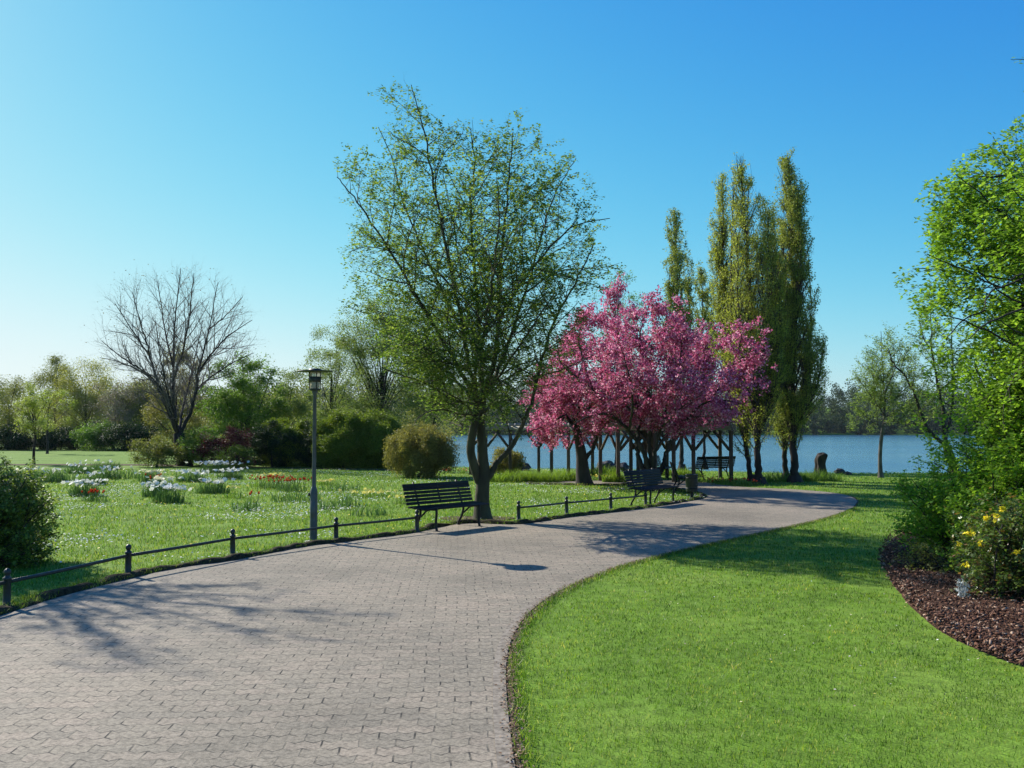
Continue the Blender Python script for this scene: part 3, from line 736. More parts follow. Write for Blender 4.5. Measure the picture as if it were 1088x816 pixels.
limbs = [
    ([fork1, Q(500, 395, -.2), Q(492, 350, -.1), Q(482, 300), Q(470, 240), Q(458, 180, .1), Q(448, 130, .1), Q(437, 90, .1)], 0.085, 0.008),
    ([fork1, Q(492, 400, -.5), Q(470, 360, -1.0), Q(440, 310, -1.4), Q(410, 260, -1.7), Q(380, 215, -1.9), Q(358, 188, -2)], 0.075, 0.008),
    ([Q(494, 355, -.1), Q(475, 320, .4), Q(452, 270, .8), Q(430, 220, 1.1), Q(415, 165, 1.3), Q(402, 135, 1.4)], 0.05, 0.007),
    ([fork2, Q(512, 390, .2), Q(508, 340, .4), Q(504, 280, .4), Q(500, 220, .3), Q(505, 170, .3), Q(498, 135, .3)], 0.085, 0.008),
    ([fork2, Q(524, 385, -.2), Q(530, 330, -.5), Q(533, 270, -.8), Q(540, 200, -.9), Q(545, 140, -1.0)], 0.08, 0.008),
    ([Q(516, 420), Q(532, 385, .5), Q(552, 330, 1.0), Q(570, 270, 1.3), Q(588, 210, 1.4), Q(612, 168, 1.5)], 0.07, 0.008),
    ([Q(529, 345, -.4), Q(548, 310, -1), Q(578, 270, -1.4), Q(610, 240, -1.6), Q(648, 232, -1.8)], 0.045, 0.007),
    ([Q(560, 310, 1.1), Q(590, 290, 1.5), Q(620, 285, 1.8), Q(648, 288, 2)], 0.035, 0.007),
    ([fork1, Q(485, 405, .5), Q(455, 375, 1.0), Q(425, 350, 1.3), Q(395, 335, 1.5), Q(366, 325, 1.6)], 0.05, 0.007),
    ([fork1, Q(480, 425, -.8), Q(455, 408, -1.4), Q(430, 400, -1.9), Q(400, 388, -2.2)], 0.045, 0.007),
    ([Q(505, 440, -.2), Q(490, 440, -1.0), Q(470, 435, -1.7), Q(450, 440, -2.2), Q(440, 450, -2.5)], 0.035, 0.006),
    ([fork2, Q(510, 400, 1.0), Q(500, 350, 1.9), Q(490, 290, 2.5), Q(480, 230, 2.8), Q(470, 180, 3)], 0.06, 0.007),
    ([fork1, Q(505, 395, -1.0), Q(515, 350, -1.9), Q(525, 290, -2.5), Q(530, 230, -2.9), Q(528, 190, -3)], 0.06, 0.007),
    ([fork2, Q(530, 400, -.9), Q(550, 370, -1.7), Q(570, 340, -2.3), Q(590, 310, -2.7)], 0.05, 0.007),
    ([fork2, Q(535, 405, .9), Q(560, 390, 1.7), Q(585, 380, 2.2), Q(615, 372, 2.5)], 0.045, 0.007),
    ([Q(570, 400, .1), Q(590, 395, -.4), Q(615, 385, -.8), Q(635, 375, -1)], 0.03, 0.006),
    ([Q(484, 310, 0), Q(460, 285, -.3), Q(425, 270, -.6), Q(390, 262, -.8), Q(372, 268, -.9)], 0.035, 0.006),
    ([Q(500, 395, -.2), Q(478, 385, -1.3), Q(455, 372, -2.0), Q(425, 360, -2.6)], 0.04, 0.006),
    ([Q(503, 455, -.2), Q(488, 452, .6), Q(470, 445, 1.2), Q(450, 435, 1.6)], 0.03, 0.006),
    ([Q(505, 445, -.2), Q(495, 430, -1.2), Q(480, 420, -2.0), Q(462, 412, -2.6)], 0.035, 0.006),
    ([Q(503, 450, -.2), Q(490, 440, .9), Q(475, 415, 1.9), Q(455, 395, 2.5)], 0.035, 0.006),
    ([Q(513, 440, 0), Q(525, 430, -.9), Q(540, 425, -1.6), Q(552, 428, -2.1)], 0.03, 0.006),
    ([Q(513, 440, 0), Q(525, 425, 1.0), Q(540, 415, 1.7), Q(556, 410, 2.1)], 0.03, 0.006),
    ([Q(512, 392, .2), Q(520, 400, -1.2), Q(535, 405, -2.2), Q(550, 415, -2.8)], 0.035, 0.006),
]
for c_, r0, r1 in limbs: T.limb(c_, r0 * .78, r1, t0=0.18)
T.finish('shade_tree', 'tall spreading tree with young green leaves and a forked trunk beside the near bench', 'tree', G(513, 553), LEAF_MAIN, 0.066, bark=BARK_MOSS, twig=TWIG, flat=0.8, limit=140000)

# ------------------------------------------------------------------ CHERRIES
PINK = petal_mat('pink_blossom', [(0.15, 0.08, 0.03), (0.34, 0.06, 0.12), (0.50, 0.085, 0.20), (0.62, 0.12, 0.27), (0.70, 0.19, 0.36), (0.80, 0.32, 0.46), (0.90, 0.58, 0.64)], 0.42)
def blossom(T, n_per=4, spread=0.045):
    out = []
    for q in T.lp:
        for _ in range(n_per): out.append((q[0] + T.r.gauss(0, spread), q[1] + T.r.gauss(0, spread), q[2] + T.r.gauss(0, spread)))
    T.lp = out
cfgc = dict(len=[0, 1.3, 0.65], dens=[7.5, 6.0], ang=[(30, 65), (30, 65)], rad=[0, 0.022, 0.010], seg=[0.3, 0.2, 0.15],
            wander=[0.1, 0.16, 0.2], up=[0.03, 0.02, 0.0], leaflev=1, leaf=[0, 17, 31], tip=0.3, t0=0.2, ljit=0.05, gap=(1.6, -.12))
CY2 = 30.0
Qc = lambda px, py, dy=0.0: P(px, py, CY2 + dy)
envc = Env([(655, 302), (668, 305), (690, 318), (702, 332), (712, 318), (722, 330), (735, 340), (765, 340), (790, 352), (797, 366), (809, 390), (806, 412), (812, 430), (794, 448), (780, 440), (765, 462), (745, 455), (715, 460), (700, 472), (680, 462), (650, 466), (620, 470), (600, 462), (590, 440), (588, 400), (592, 360), (610, 335), (640, 318)], CY2, 3.3); envc.rag = .27; envc.nf = 1.0
T = Tree(21, cfgc, envc)
gb = G(690, 521)
root = (gb[0], CY2, -0.03)
for st in [
    ([root, Qc(684, 500, .1), Qc(678, 485, .2), Qc(677, 468, .3), Qc(680, 445, .4), Qc(668, 400, .8), Qc(655, 350, 1.0), Qc(655, 308, 1.2)], .10),
    ([root, Qc(689, 500), Qc(683, 478, -.1), Qc(668, 458, -.2), Qc(650, 440, -.4), Qc(630, 415, -.6), Qc(605, 395, -.9), Qc(592, 380, -1)], .10),
    ([root, Qc(692, 495), Qc(690, 470), Qc(693, 445), Qc(688, 405, -.2), Qc(680, 360, -.3), Qc(690, 322, -.3)], .10),
    ([root, Qc(694, 500, -.1), Qc(696, 480, -.2), Qc(702, 455, -.4), Qc(712, 420, -.8), Qc(722, 380, -1.3), Qc(728, 338, -1.5)], .09),
    ([root, Qc(700, 505), Qc(707, 485, .1), Qc(716, 462, .2), Qc(735, 440, .2), Qc(760, 418, .2), Qc(785, 400, .1), Qc(808, 392, 0)], .10),
    ([Qc(716, 462, .2), Qc(725, 430, .8), Qc(740, 390, 1.4), Qc(762, 345, 1.8)], .06),
    ([Qc(688, 405, -.2), Qc(700, 385, -1.0), Qc(705, 360, -1.8), Qc(708, 335, -2.3)], .045),
    ([Qc(650, 440, -.4), Qc(635, 440, -1.2), Qc(620, 445, -1.8), Qc(602, 455, -2.2)], .045),
    ([Qc(668, 458, -.2), Qc(672, 430, -1.2), Qc(668, 400, -2.2), Qc(660, 370, -2.8)], .05),
    ([Qc(735, 440, .2), Qc(745, 430, -.8), Qc(765, 425, -1.6), Qc(790, 430, -2.1)], .045),
    ([Qc(702, 455, -.4), Qc(712, 445, -1.4), Qc(728, 430, -2.2), Qc(745, 420, -2.9)], .045),
    ([Qc(680, 445, .4), Qc(660, 425, 1.5), Qc(645, 400, 2.3), Qc(635, 370, 2.8)], .05),
    ([Qc(690, 440, .1), Qc(705, 410, 1.4), Qc(715, 380, 2.4), Qc(722, 360, 2.9)], .05),
    ([Qc(630, 415, -.6), Qc(620, 385, -.4), Qc(615, 355, -.2), Qc(625, 335, 0)], .04),
    ([Qc(760, 418, .2), Qc(775, 395, 0), Qc(785, 370, -.2), Qc(788, 355, -.3)], .04),
    ([Qc(785, 400, .1), Qc(795, 415, -.2), Qc(805, 430, -.3)], .03)]:
    T.limb(st[0], st[1], 0.012, t0=0.38)
T.trunk([(gb[0], CY2, -0.05), (gb[0], CY2, 0.10), (gb[0], CY2, 0.3)], [0.27, 0.24, 0.17], 1.3)
blossom(T, 5)
CH = CH
tc = T.finish('cherry_tree', 'broad cherry tree in full pink blossom on several dark stems behind the second bench', 'tree', (gb[0], CY2, 0), PINK, 0.075, bark=BARK_DARK, twig=TWIG_DARK, flat=0.1, lw=0.06, crown='blossom', limit=110000, group='pink flowering cherries by the pergola')
# second cherry, further left, single forked trunk
Y3 = 33.2
Q3 = lambda px, py, dy=0.0: P(px, py, Y3 + dy)
env3 = Env([(560, 420), (575, 400), (578, 375), (600, 350), (630, 335), (660, 340), (680, 370), (685, 420), (670, 455), (640, 464), (610, 468), (585, 470), (565, 470), (552, 450), (556, 435)], Y3, 2.8); env3.rag = .24; env3.nf = 1.1
T = Tree(22, dict(cfgc, dens=[7.5, 6.0]), env3)
T.trunk([(Q3(621, 515)[0], Y3, -0.03), Q3(619, 500), Q3(618, 485), Q3(615, 468), Q3(612, 455)], [0.23, 0.22, 0.19, 0.15, 0.13], 1.5)
for st in [([Q3(620, 490), Q3(628, 480), Q3(634, 465), Q3(638, 450), Q3(645, 420), Q3(655, 380), Q3(660, 350)], .085),
           ([Q3(612, 458), Q3(600, 440), Q3(585, 425, .3), Q3(570, 415, .5)], .07), ([Q3(612, 458), Q3(605, 430, -.6), Q3(590, 410, -1.2), Q3(580, 385, -1.5)], .06),
           ([Q3(612, 458), Q3(615, 420, .2), Q3(612, 380, .5), Q3(608, 352, .6)], .07), ([Q3(612, 458), Q3(625, 435, -1), Q3(640, 420, -1.8), Q3(655, 410, -2.3)], .055),
           ([Q3(600, 440), Q3(585, 450, -.9), Q3(572, 455, -1.5), Q3(560, 460, -1.8)], .04), ([Q3(638, 450), Q3(655, 440, -.4), Q3(672, 435, -.7)], .04),
           ([Q3(612, 450), Q3(595, 440, 1.2), Q3(580, 430, 2.0), Q3(575, 410, 2.3)], .05), ([Q3(600, 442, 0), Q3(592, 455, -.2), Q3(578, 462, -.4)], .03)]:
    T.limb(st[0], st[1], 0.012, t0=0.2)
blossom(T, 5)
T.finish('cherry_tree', 'pink flowering cherry with a single dark forked trunk in the planted strip', 'tree', (Q3(621, 515)[0], Y3, 0), PINK, 0.078, bark=BARK_DARK, twig=TWIG_DARK, flat=0.1, lw=0.075, crown='blossom', limit=60000, group='pink flowering cherries by the pergola')

# ------------------------------------------------------------------ POPLARS
LEAF_POP = leaf_mat('olive_poplar_leaf', [(0.055, 0.070, 0.016), (0.085, 0.100, 0.022), (0.12, 0.135, 0.030), (0.155, 0.165, 0.042)], trans=0.40, tcol=1.15, gain=2.5)
LEAF_POP2 = leaf_mat('golden_poplar_leaf', [(0.08, 0.095, 0.020), (0.12, 0.135, 0.028), (0.16, 0.175, 0.036), (0.20, 0.205, 0.05)], trans=0.45, tcol=1.2, gain=2.25)
def poplar(seed, bx, Y, env, stems, label, leaf, lsz=0.062, leafn=80, group='columnar poplars by the lake', dens=12, limit=15000):
    e = Env(env, Y, (max(p[0] for p in env) - min(p[0] for p in env)) / F * Y * 0.5)
    c = dict(len=[0, 1.9, 0.7], dens=[dens, 4.0], ang=[(12, 30), (14, 34)], rad=[0, 0.02, 0.009], seg=[0.3, 0.3, 0.2], wander=[0.08, 0.07, 0.1],
             up=[0.1, 0.10, 0.1], leaflev=1, leaf=[0, leafn * 0.7, leafn], tip=0.35, t0=0.1, ljit=0.05, gap=(1.7, -.17), envlev=3)
    e.rag = .26; e.nf = 1.3
    T = Tree(seed, c, e)
    for ctrl, r0 in stems:
        T.limb([P(a, b, Y + dy) if b < 900 else (P(a, 400, Y)[0], Y, -0.03) for (a, b, dy) in ctrl], r0, 0.012, t0=0.14, sub=8)
    T.trunk([(P(stems[0][0][0][0], 400, Y)[0], Y, -0.05), (P(stems[0][0][0][0], 400, Y)[0], Y, 0.25)], [stems[0][1] * 1.4, stems[0][1]], 1.5)
    return T.finish('poplar_tree', label, 'tree', (P(stems[0][0][0][0], 400, Y)[0], Y, 0), leaf, lsz, bark=BARK_DARK, twig=TWIG_DARK, flat=0.0, group=group, limit=limit)
poplar(31, 843, 34.8, [(832, 164), (846, 167), (857, 190), (862, 225), (866, 285), (872, 350), (880, 380), (881, 430), (872, 470), (868, 492), (830, 492), (822, 420), (815, 330), (815, 260), (815, 215), (821, 182)],
       [([(843, 999, 0), (843, 480, 0), (842, 430, 0), (843, 360, 0), (842, 280, 0), (840, 220, 0), (838, 170, 0)], .17),
        ([(843, 480, 0), (850, 440, .3), (858, 390, .5), (862, 330, .6), (858, 260, .6)], .07), ([(842, 440, 0), (832, 400, -.3), (826, 340, -.5), (824, 270, -.5)], .07),
        ([(843, 460, 0), (853, 440, -.5), (868, 410, -.8), (874, 370, -.8)], .05), ([(842, 400, 0), (846, 350, -.5), (850, 290, -.7), (848, 220, -.5)], .06),
        ([(842, 450, 0), (838, 400, .6), (834, 330, .8), (832, 240, .7)], .06)],
       'tallest dense olive poplar furthest from the pergola, next to the open lake', LEAF_POP, limit=90000, dens=15)
poplar(32, 806, 33.7, [(787, 164), (802, 180), (806, 215), (822, 222), (834, 270), (836, 340), (840, 420), (834, 490), (790, 492), (772, 460), (766, 400), (770, 330), (774, 260), (773, 200), (778, 170)],
       [([(806, 999, 0), (805, 490, 0), (803, 440, 0), (800, 380, 0), (796, 310, 0), (792, 240, 0), (787, 172, 0)], .15),
        ([(804, 470, 0), (812, 430, .3), (818, 370, .5), (820, 300, .6), (815, 235, .5)], .07), ([(803, 440, 0), (792, 400, -.4), (785, 340, -.5), (783, 250, -.5)], .06),
        ([(803, 450, 0), (808, 400, -.6), (812, 340, -.7), (808, 270, -.6)], .06), ([(803, 450, 0), (798, 400, .6), (794, 330, .7), (795, 200, .4)], .05), ([(804, 470, 0), (818, 430, -.3), (828, 380, -.4), (828, 300, -.3)], .05), ([(803, 460, 0), (790, 430, .4), (778, 380, .5), (777, 280, .4), (780, 200, .2)], .05), ([(804, 440, 0), (812, 380, .2), (817, 300, .2), (816, 230, .1)], .05)],
       'golden green poplar with a loose two-topped crown in front of the lake', LEAF_POP2, limit=70000)
poplar(33, 797, 35.6, [(770, 182), (778, 220), (785, 300), (792, 380), (802, 470), (780, 490), (762, 450), (753, 400), (751, 320), (753, 260), (759, 196)],
       [([(797, 999, 0), (795, 490, 0), (788, 440, 0), (778, 380, 0), (770, 310, 0), (768, 250, 0), (768, 190, 0)], .11),
        ([(788, 440, 0), (775, 400, .3), (765, 340, .4), (762, 270, .3)], .05), ([(788, 440, 0), (784, 380, -.4), (778, 300, -.4)], .05)],
       'slim poplar leaning left beside the pergola, its crown split from its taller neighbour', LEAF_POP2, limit=40000)
poplar(34, 834, 36.6, [(822, 215), (832, 260), (838, 330), (845, 420), (845, 480), (815, 480), (808, 420), (808, 330), (812, 250)],
       [([(834, 999, 0), (834, 480, 0), (830, 420, 0), (826, 340, 0), (822, 220, 0)], .13), ([(832, 450, 0), (822, 400, .4), (816, 330, .5)], .05)],
       'thinner poplar standing between and behind the two tallest poplars', LEAF_POP, limit=26000)
poplar(35, 720, 46, [(714, 214), (726, 218), (736, 250), (741, 290), (745, 340), (745, 420), (710, 420), (700, 340), (701, 280), (705, 232)],
       [([(724, 999, 0), (724, 470, 0), (722, 400, 0), (720, 320, 0), (717, 226, 0)], .13), ([(722, 430, 0), (730, 370, .4), (733, 290, .5)], .05), ([(722, 430, 0), (714, 370, -.4), (711, 290, -.5)], .05)],
       'distant slim poplar rising alone above the pink cherry blossom', LEAF_POP, lsz=0.085, limit=26000)
poplar(36, 746, 47, [(743, 278), (758, 284), (764, 340), (764, 420), (736, 420), (731, 340), (734, 290)],
       [([(748, 999, 0), (748, 470, 0), (747, 400, 0), (746, 290, 0)], .10), ([(748, 430, 0), (755, 380, .4), (756, 310, .4)], .04)],
       'shortest distant poplar just right of the slim one above the cherry', LEAF_POP, lsz=0.085, limit=16000)

# ------------------------------------------------------------------ BARE TREE (left)
YB = 50.0
Qb = lambda px, py, dy=0.0: P(px, py, YB + dy)
envb = Env([(195, 275), (215, 280), (238, 288), (258, 305), (268, 330), (275, 355), (272, 390), (255, 410), (235, 440), (215, 462), (180, 462), (150, 425), (120, 400), (104, 378), (100, 355), (115, 335), (118, 308), (140, 290), (165, 285)], YB, 4.2)
cfgb = dict(len=[0, 2.4, 1.1, 0.55], dens=[4.2, 4.6, 5.0], ang=[(22, 45), (22, 50), (25, 55)], rad=[0, 0.030, 0.013, 0.0085], seg=[0.4, 0.32, 0.22, 0.16],
            wander=[0.1, 0.12, 0.14, 0.15], up=[0.06, 0.07, 0.06, 0.05], leaflev=3, leaf=[0, 0, 0, 0.9], tip=0.4, t0=0.15, ljit=0.03)
T = Tree(41, cfgb, envb)
T.trunk([(Qb(196, 496)[0], YB, -0.03), Qb(194, 482), Qb(191, 470), Qb(190, 460)], [0.34, 0.31, 0.29, 0.26], 1.35)
fb = Qb(190, 462)
for c_, r0 in [
    ([fb, Qb(180, 440), Qb(168, 410), Qb(160, 380), Qb(150, 345), Qb(140, 310)], .15), ([fb, Qb(183, 445, -.5), Qb(175, 420, -.9), Qb(160, 400, -1.2), Qb(130, 380, -1.5), Qb(108, 362, -1.8)], .11),
    ([fb, Qb(185, 430, .3), Qb(184, 390, .4), Qb(186, 340, .4), Qb(192, 285, .4)], .13), ([fb, Qb(202, 440), Qb(208, 415), Qb(212, 390), Qb(222, 350), Qb(232, 300)], .15),
    ([Qb(211, 395), Qb(225, 375, -.6), Qb(245, 355, -1.0), Qb(268, 340, -1.3)], .075), ([Qb(208, 415), Qb(225, 400, .8), Qb(248, 385, 1.4), Qb(270, 375, 1.8)], .07),
    ([Qb(168, 410), Qb(150, 395, .6), Qb(128, 385, 1.0), Qb(106, 380, 1.3)], .07), ([Qb(184, 390, .4), Qb(175, 350, 1.0), Qb(168, 300, 1.3)], .07),
    ([Qb(185, 400, .3), Qb(195, 370, -1.0), Qb(202, 330, -1.8), Qb(206, 290, -2.2)], .08), ([fb, Qb(195, 430, 1.5), Qb(205, 390, 2.6), Qb(215, 340, 3.3)], .10),
    ([fb, Qb(182, 430, -1.6), Qb(172, 390, -2.7), Qb(165, 340, -3.4)], .09), ([Qb(222, 350), Qb(240, 335, .5), Qb(258, 315, .8)], .05), ([Qb(160, 380), Qb(140, 350, -.5), Qb(122, 322, -.8)], .06),
    ([Qb(180, 440), Qb(162, 432, .5), Qb(150, 430, .9)], .05)]:
    T.limb(c_, r0 * .85, 0.014, t0=0.15)
LEAF_BUD = leaf_mat('brown_bud', [(0.10, 0.07, 0.035), (0.15, 0.11, 0.05)], trans=0.3)
T.finish('bare_tree', 'large leafless spreading tree with a fan of bare branches behind the flower lawn', 'tree', (Qb(196, 496)[0], YB, 0), LEAF_BUD, 0.08, bark=BARK_DARK, twig=TWIG_MAUVE)

# ------------------------------------------------------------------ clump trees and shrubs (background)
def shell_points(env, r, k):
    return [env.sample(r) for _ in range(k)]

def clump_tree(seed, name, label, cat, bx, by, Y, envpx, D, leaf, nclump, per, csz, lsz, trunk_r=0.12, bark=BARK_DARK, flat=0.35, fork=None, droop=0.0, group=None, limbs=True, tw=TWIG, squash=0.7, twigs=2):
    r = random.Random(seed); env = Env(envpx, Y, D); rg = np.random.default_rng(seed)
    base = (P(bx, 400, Y)[0], Y, 0.0)
    if by is None: base = (base[0], Y, 0.0)
    cen = shell_points(env, r, nclump)
    lo = min(c[2] for c in cen); hi = max(c[2] for c in cen)
    T = Tree(seed, dict(len=[0], leaflev=9), None)
    fz = fork if fork is not None else max(0.3, lo * 0.9)
    fk = (base[0] + r.uniform(-.1, .1), Y, fz)
    T.trunk([(base[0], Y, -0.03), (base[0] + r.uniform(-.05, .05), Y, fz * .5), fk, (base[0] + r.uniform(-.2, .2), Y, fz + (hi - fz) * 0.55)], [trunk_r, trunk_r * .9, trunk_r * .8, trunk_r * .25], 1.4)
    out = []
    for c in cen:
        t = r.uniform(0.0, 0.5)
        st = (fk[0], Y, fz + (hi - fz) * t * 0.9 * min(1, max(0, (c[2] - fz) / (hi - fz + .01))))
        tw_ = 0
        if limbs and r.random() < 0.32:
            tw_ = twigs
            mid = tuple((st[j] * .5 + c[j] * .5) + r.uniform(-.15, .15) for j in range(3)); mid = (mid[0], mid[1], mid[2] + 0.1 * abs(c[0] - st[0]))
            T.limb([st, mid, c], trunk_r * 0.2, 0.010, spawn=False, sub=3)
        n = int(per * (3.6 if Y < 80 else 5.5) * r.uniform(0.5, 1.4)); s = csz * r.uniform(0.6, 1.35)
        pp = np.clip(rg.normal(0, s, (n, 3)), -1.9 * s, 1.9 * s); pp[:, 2] *= squash
        if droop: pp[:, 2] -= droop * np.abs(rg.normal(0, 1, n)) * s * 2
        pp += np.array(c); out.append(pp)
        if tw_:
            for _ in range(tw_):
                q = pp[rg.integers(n)]; T.fine.tube([c, q], [0.012, 0.006], 3, cap=False)
    lp = np.vstack(out); lp = lp[lp[:, 2] > 0.02]; T.lp = lp
    return T.finish(name, label, cat, base, leaf, lsz, bark=bark, twig=tw, flat=flat, group=group)

L_OLIVE = leaf_mat('olive_leaf', [(0.055, 0.062, 0.016), (0.085, 0.092, 0.022), (0.115, 0.12, 0.03)], trans=0.35, tcol=1.2, gain=2.3)
L_GOLD = leaf_mat('golden_willow_leaf', [(0.11, 0.11, 0.025), (0.15, 0.15, 0.035), (0.19, 0.185, 0.05)], trans=0.4, tcol=1.2, gain=2.0)
L_LIME = leaf_mat('lime_leaf', [(0.12, 0.15, 0.02), (0.17, 0.21, 0.03), (0.23, 0.26, 0.05)], trans=0.45, tcol=1.3, gain=1.6)
L_MID = leaf_mat('mid_green_leaf', [(0.04, 0.075, 0.014), (0.06, 0.105, 0.018), (0.085, 0.135, 0.025)], trans=0.4, tcol=1.3, gain=2.0)
L_DARK = leaf_mat('dark_green_leaf', [(0.015, 0.030, 0.009), (0.026, 0.046, 0.012), (0.04, 0.065, 0.016)], trans=0.25, tcol=1.2, gain=1.3)
L_PALE = leaf_mat('pale_green_leaf', [(0.085, 0.115, 0.035), (0.12, 0.155, 0.05), (0.15, 0.19, 0.065)], trans=0.45, tcol=1.2, gain=1.5)
L_RED = leaf_mat('dark_red_leaf', [(0.05, 0.012, 0.014), (0.085, 0.02, 0.022), (0.12, 0.03, 0.03)], trans=0.3, tcol=1.0, gain=1.3)
L_MAUVE = leaf_mat('mauve_bud', [(0.12, 0.095, 0.07), (0.17, 0.14, 0.09), (0.12, 0.13, 0.05)], trans=0.3, tcol=0, gain=1.7)
L_YHEDGE = leaf_mat('yellow_green_feathery_leaf', [(0.07, 0.10, 0.012), (0.11, 0.15, 0.017), (0.15, 0.19, 0.026)], trans=0.35, tcol=1.3, gain=1.3)
L_TAM = leaf_mat('olive_gold_feathery_leaf', [(0.08, 0.075, 0.022), (0.12, 0.11, 0.032), (0.165, 0.145, 0.045)], trans=0.35, tcol=1.2, gain=1.8)

def blob(cx, top, w, bot, n=14, seed=0, rough=0.12):
    """rounded crown outline in photo pixels"""
    r = random.Random(seed); out = []; cy = (top + bot) / 2; h = (bot - top) / 2
    for i in range(n):
        a = 2 * math.pi * i / n; k = 1 + r.uniform(-rough, rough)
        out.append((cx + math.sin(a) * w / 2 * k, cy - math.cos(a) * h * k))
    return out

bg = [  # name, label, bx, Y, cx, top, w, bot, D, leaf, nclump, per, csz, lsz, trunk
 ('linden_tree', 'yellow-green tree at the far left end of the distant tree line', 12, 92, 8, 398, 62, 470, 3.0, L_OLIVE, 60, 60, .42, .13, .15, 0),
 ('willow_tree', 'olive feathery tree with a narrow pointed top in the distant tree line', 60, 100, 58, 372, 44, 468, 2.4, L_OLIVE, 60, 60, .42, .13, .16, .3),
 ('willow_tree', 'golden weeping willow with rounded hanging crown behind the distant lawn', 92, 96, 90, 374, 66, 470, 3.2, L_GOLD, 95, 70, .42, .13, .18, 1.0),
 ('magnolia_tree', 'loose mauve budding tree between the willow and the bare tree', 122, 90, 124, 396, 50, 470, 2.4, L_MAUVE, 55, 38, .42, .12, .12, 0),
 ('hazel_tree', 'mid olive rounded tree left behind the big bare tree', 152, 94, 152, 402, 60, 472, 2.9, L_OLIVE, 75, 60, .45, .17, .15, 0),
 ('ivy_tree', 'dense brown-green rounded tree directly behind the big bare tree', 190, 60, 190, 366, 72, 478, 2.2, L_TAM, 90, 80, .26, .10, .14, 0),
 ('maple_tree', 'bright green bushy tree between the bare tree and the lamp post', 262, 56, 262, 378, 92, 480, 2.6, L_MID, 130, 75, .28, .12, .16, 0),
 ('beech_tree', 'slim light green tree rising just left of the lamp head', 308, 58, 312, 386, 50, 460, 1.5, L_PALE, 50, 55, .26, .10, .09, 0),
 ('larch_tree', 'airy pale green tree with dark level boughs right behind the lamp', 352, 62, 356, 345, 76, 460, 2.4, L_PALE, 95, 62, .30, .10, .15, 0),
 ('alder_tree', 'wide airy light green tree between lamp and shade tree', 405, 58, 408, 315, 110, 458, 3.2, L_PALE, 190, 75, .32, .10, .17, 0),
 ('alder_tree', 'loose green tree seen through the left side of the shade tree crown', 462, 60, 462, 322, 80, 462, 2.6, L_PALE, 110, 70, .32, .10, .15, 0),
 ('acacia_tree', 'small loose green tree seen between the shade tree and the cherry blossom', 590, 52, 660, 292, 90, 440, 2.2, L_MID, 75, 36, .26, .09, .12, 0),
]
for i, (nm, lb, bx, Y, cx, top, w, bot, D, lf, nc, per, cs, ls, tr, dr) in enumerate(bg):
    clump_tree(100 + i, nm, lb, 'tree', bx if nm != 'acacia_tree' else 655, None, Y, blob(cx, top, w, bot, seed=i), D, lf, nc, per, cs, ls, tr, droop=dr)
# young pair in the far lawn
clump_tree(130, 'young_maple', 'small lime green young tree with a dark straight stem in the distant lawn', 'tree', 38, None, 52.5, blob(38, 402, 46, 462, seed=4), 1.2, L_LIME, 48, 40, .17, .085, .075, flat=1.0)
clump_tree(131, 'young_maple', 'slimmer lime green young tree further back on the distant lawn', 'tree', 52, None, 75, blob(56, 408, 40, 458, seed=5), 1.4, L_LIME, 34, 34, .22, .10, .09, flat=1.0)
# shrubs: bx, Y, top, w, bot...
sh = [
 ('evergreen_shrub', 'dark shrub mass under the trees at the far left edge', 10, 88, 452, 70, L_DARK, 40, 80, .40, .15, 2.0),
 ('evergreen_shrub', 'dark shrub under the golden willow at the back of the distant lawn', 66, 89, 455, 60, L_DARK, 36, 80, .40, .15, 2.0),
 ('deciduous_shrub', 'fresh green shrub right of the willow at the back of the distant lawn', 104, 87, 448, 50, L_MID, 36, 70, .36, .15, 2.0),
 ('evergreen_shrub', 'dark rounded shrub at the right end of the distant lawn', 140, 86, 450, 56, L_DARK, 40, 80, .36, .15, 2.0),
 ('rhododendron_bush', 'low grey-green bush with pale flowers at the foot of the bare tree', 168, 49, 466, 56, L_OLIVE, 60, 60, .17, .08, 1.2),
 ('deciduous_shrub', 'light green bush right of the bare tree trunk', 214, 50, 455, 56, L_MID, 60, 70, .18, .085, 1.2),
 ('redleaf_shrub', 'dark red leaved shrub between the bare tree and the lamp', 246, 48.8, 456, 66, L_RED, 60, 65, .18, .08, 1.2),
 ('forsythia_bush', 'low shrub with yellowish leaves in front of the dark red shrub', 250, 47, 474, 40, L_YHEDGE, 34, 45, .14, .07, .8),
 ('evergreen_shrub', 'dark green rounded shrub just left of the lamp post', 290, 48.5, 448, 50, L_DARK, 60, 80, .18, .085, 1.2),
 ('evergreen_shrub', 'dark green shrub just right of the lamp post', 336, 48.5, 445, 50, L_DARK, 60, 80, .18, .085, 1.2),
]
for i, (nm, lb, bx, Y, top, w, lf, nc, per, cs, ls, D) in enumerate(sh):
    clump_tree(200 + i, nm, lb, 'shrub', bx, None, Y, blob(bx, top, w, G_y if False else CH and (456 + 1.9 * F / Y + 2), seed=40 + i, rough=0.08), D, lf, nc, per, cs, ls, .05, fork=.25, flat=0.3)

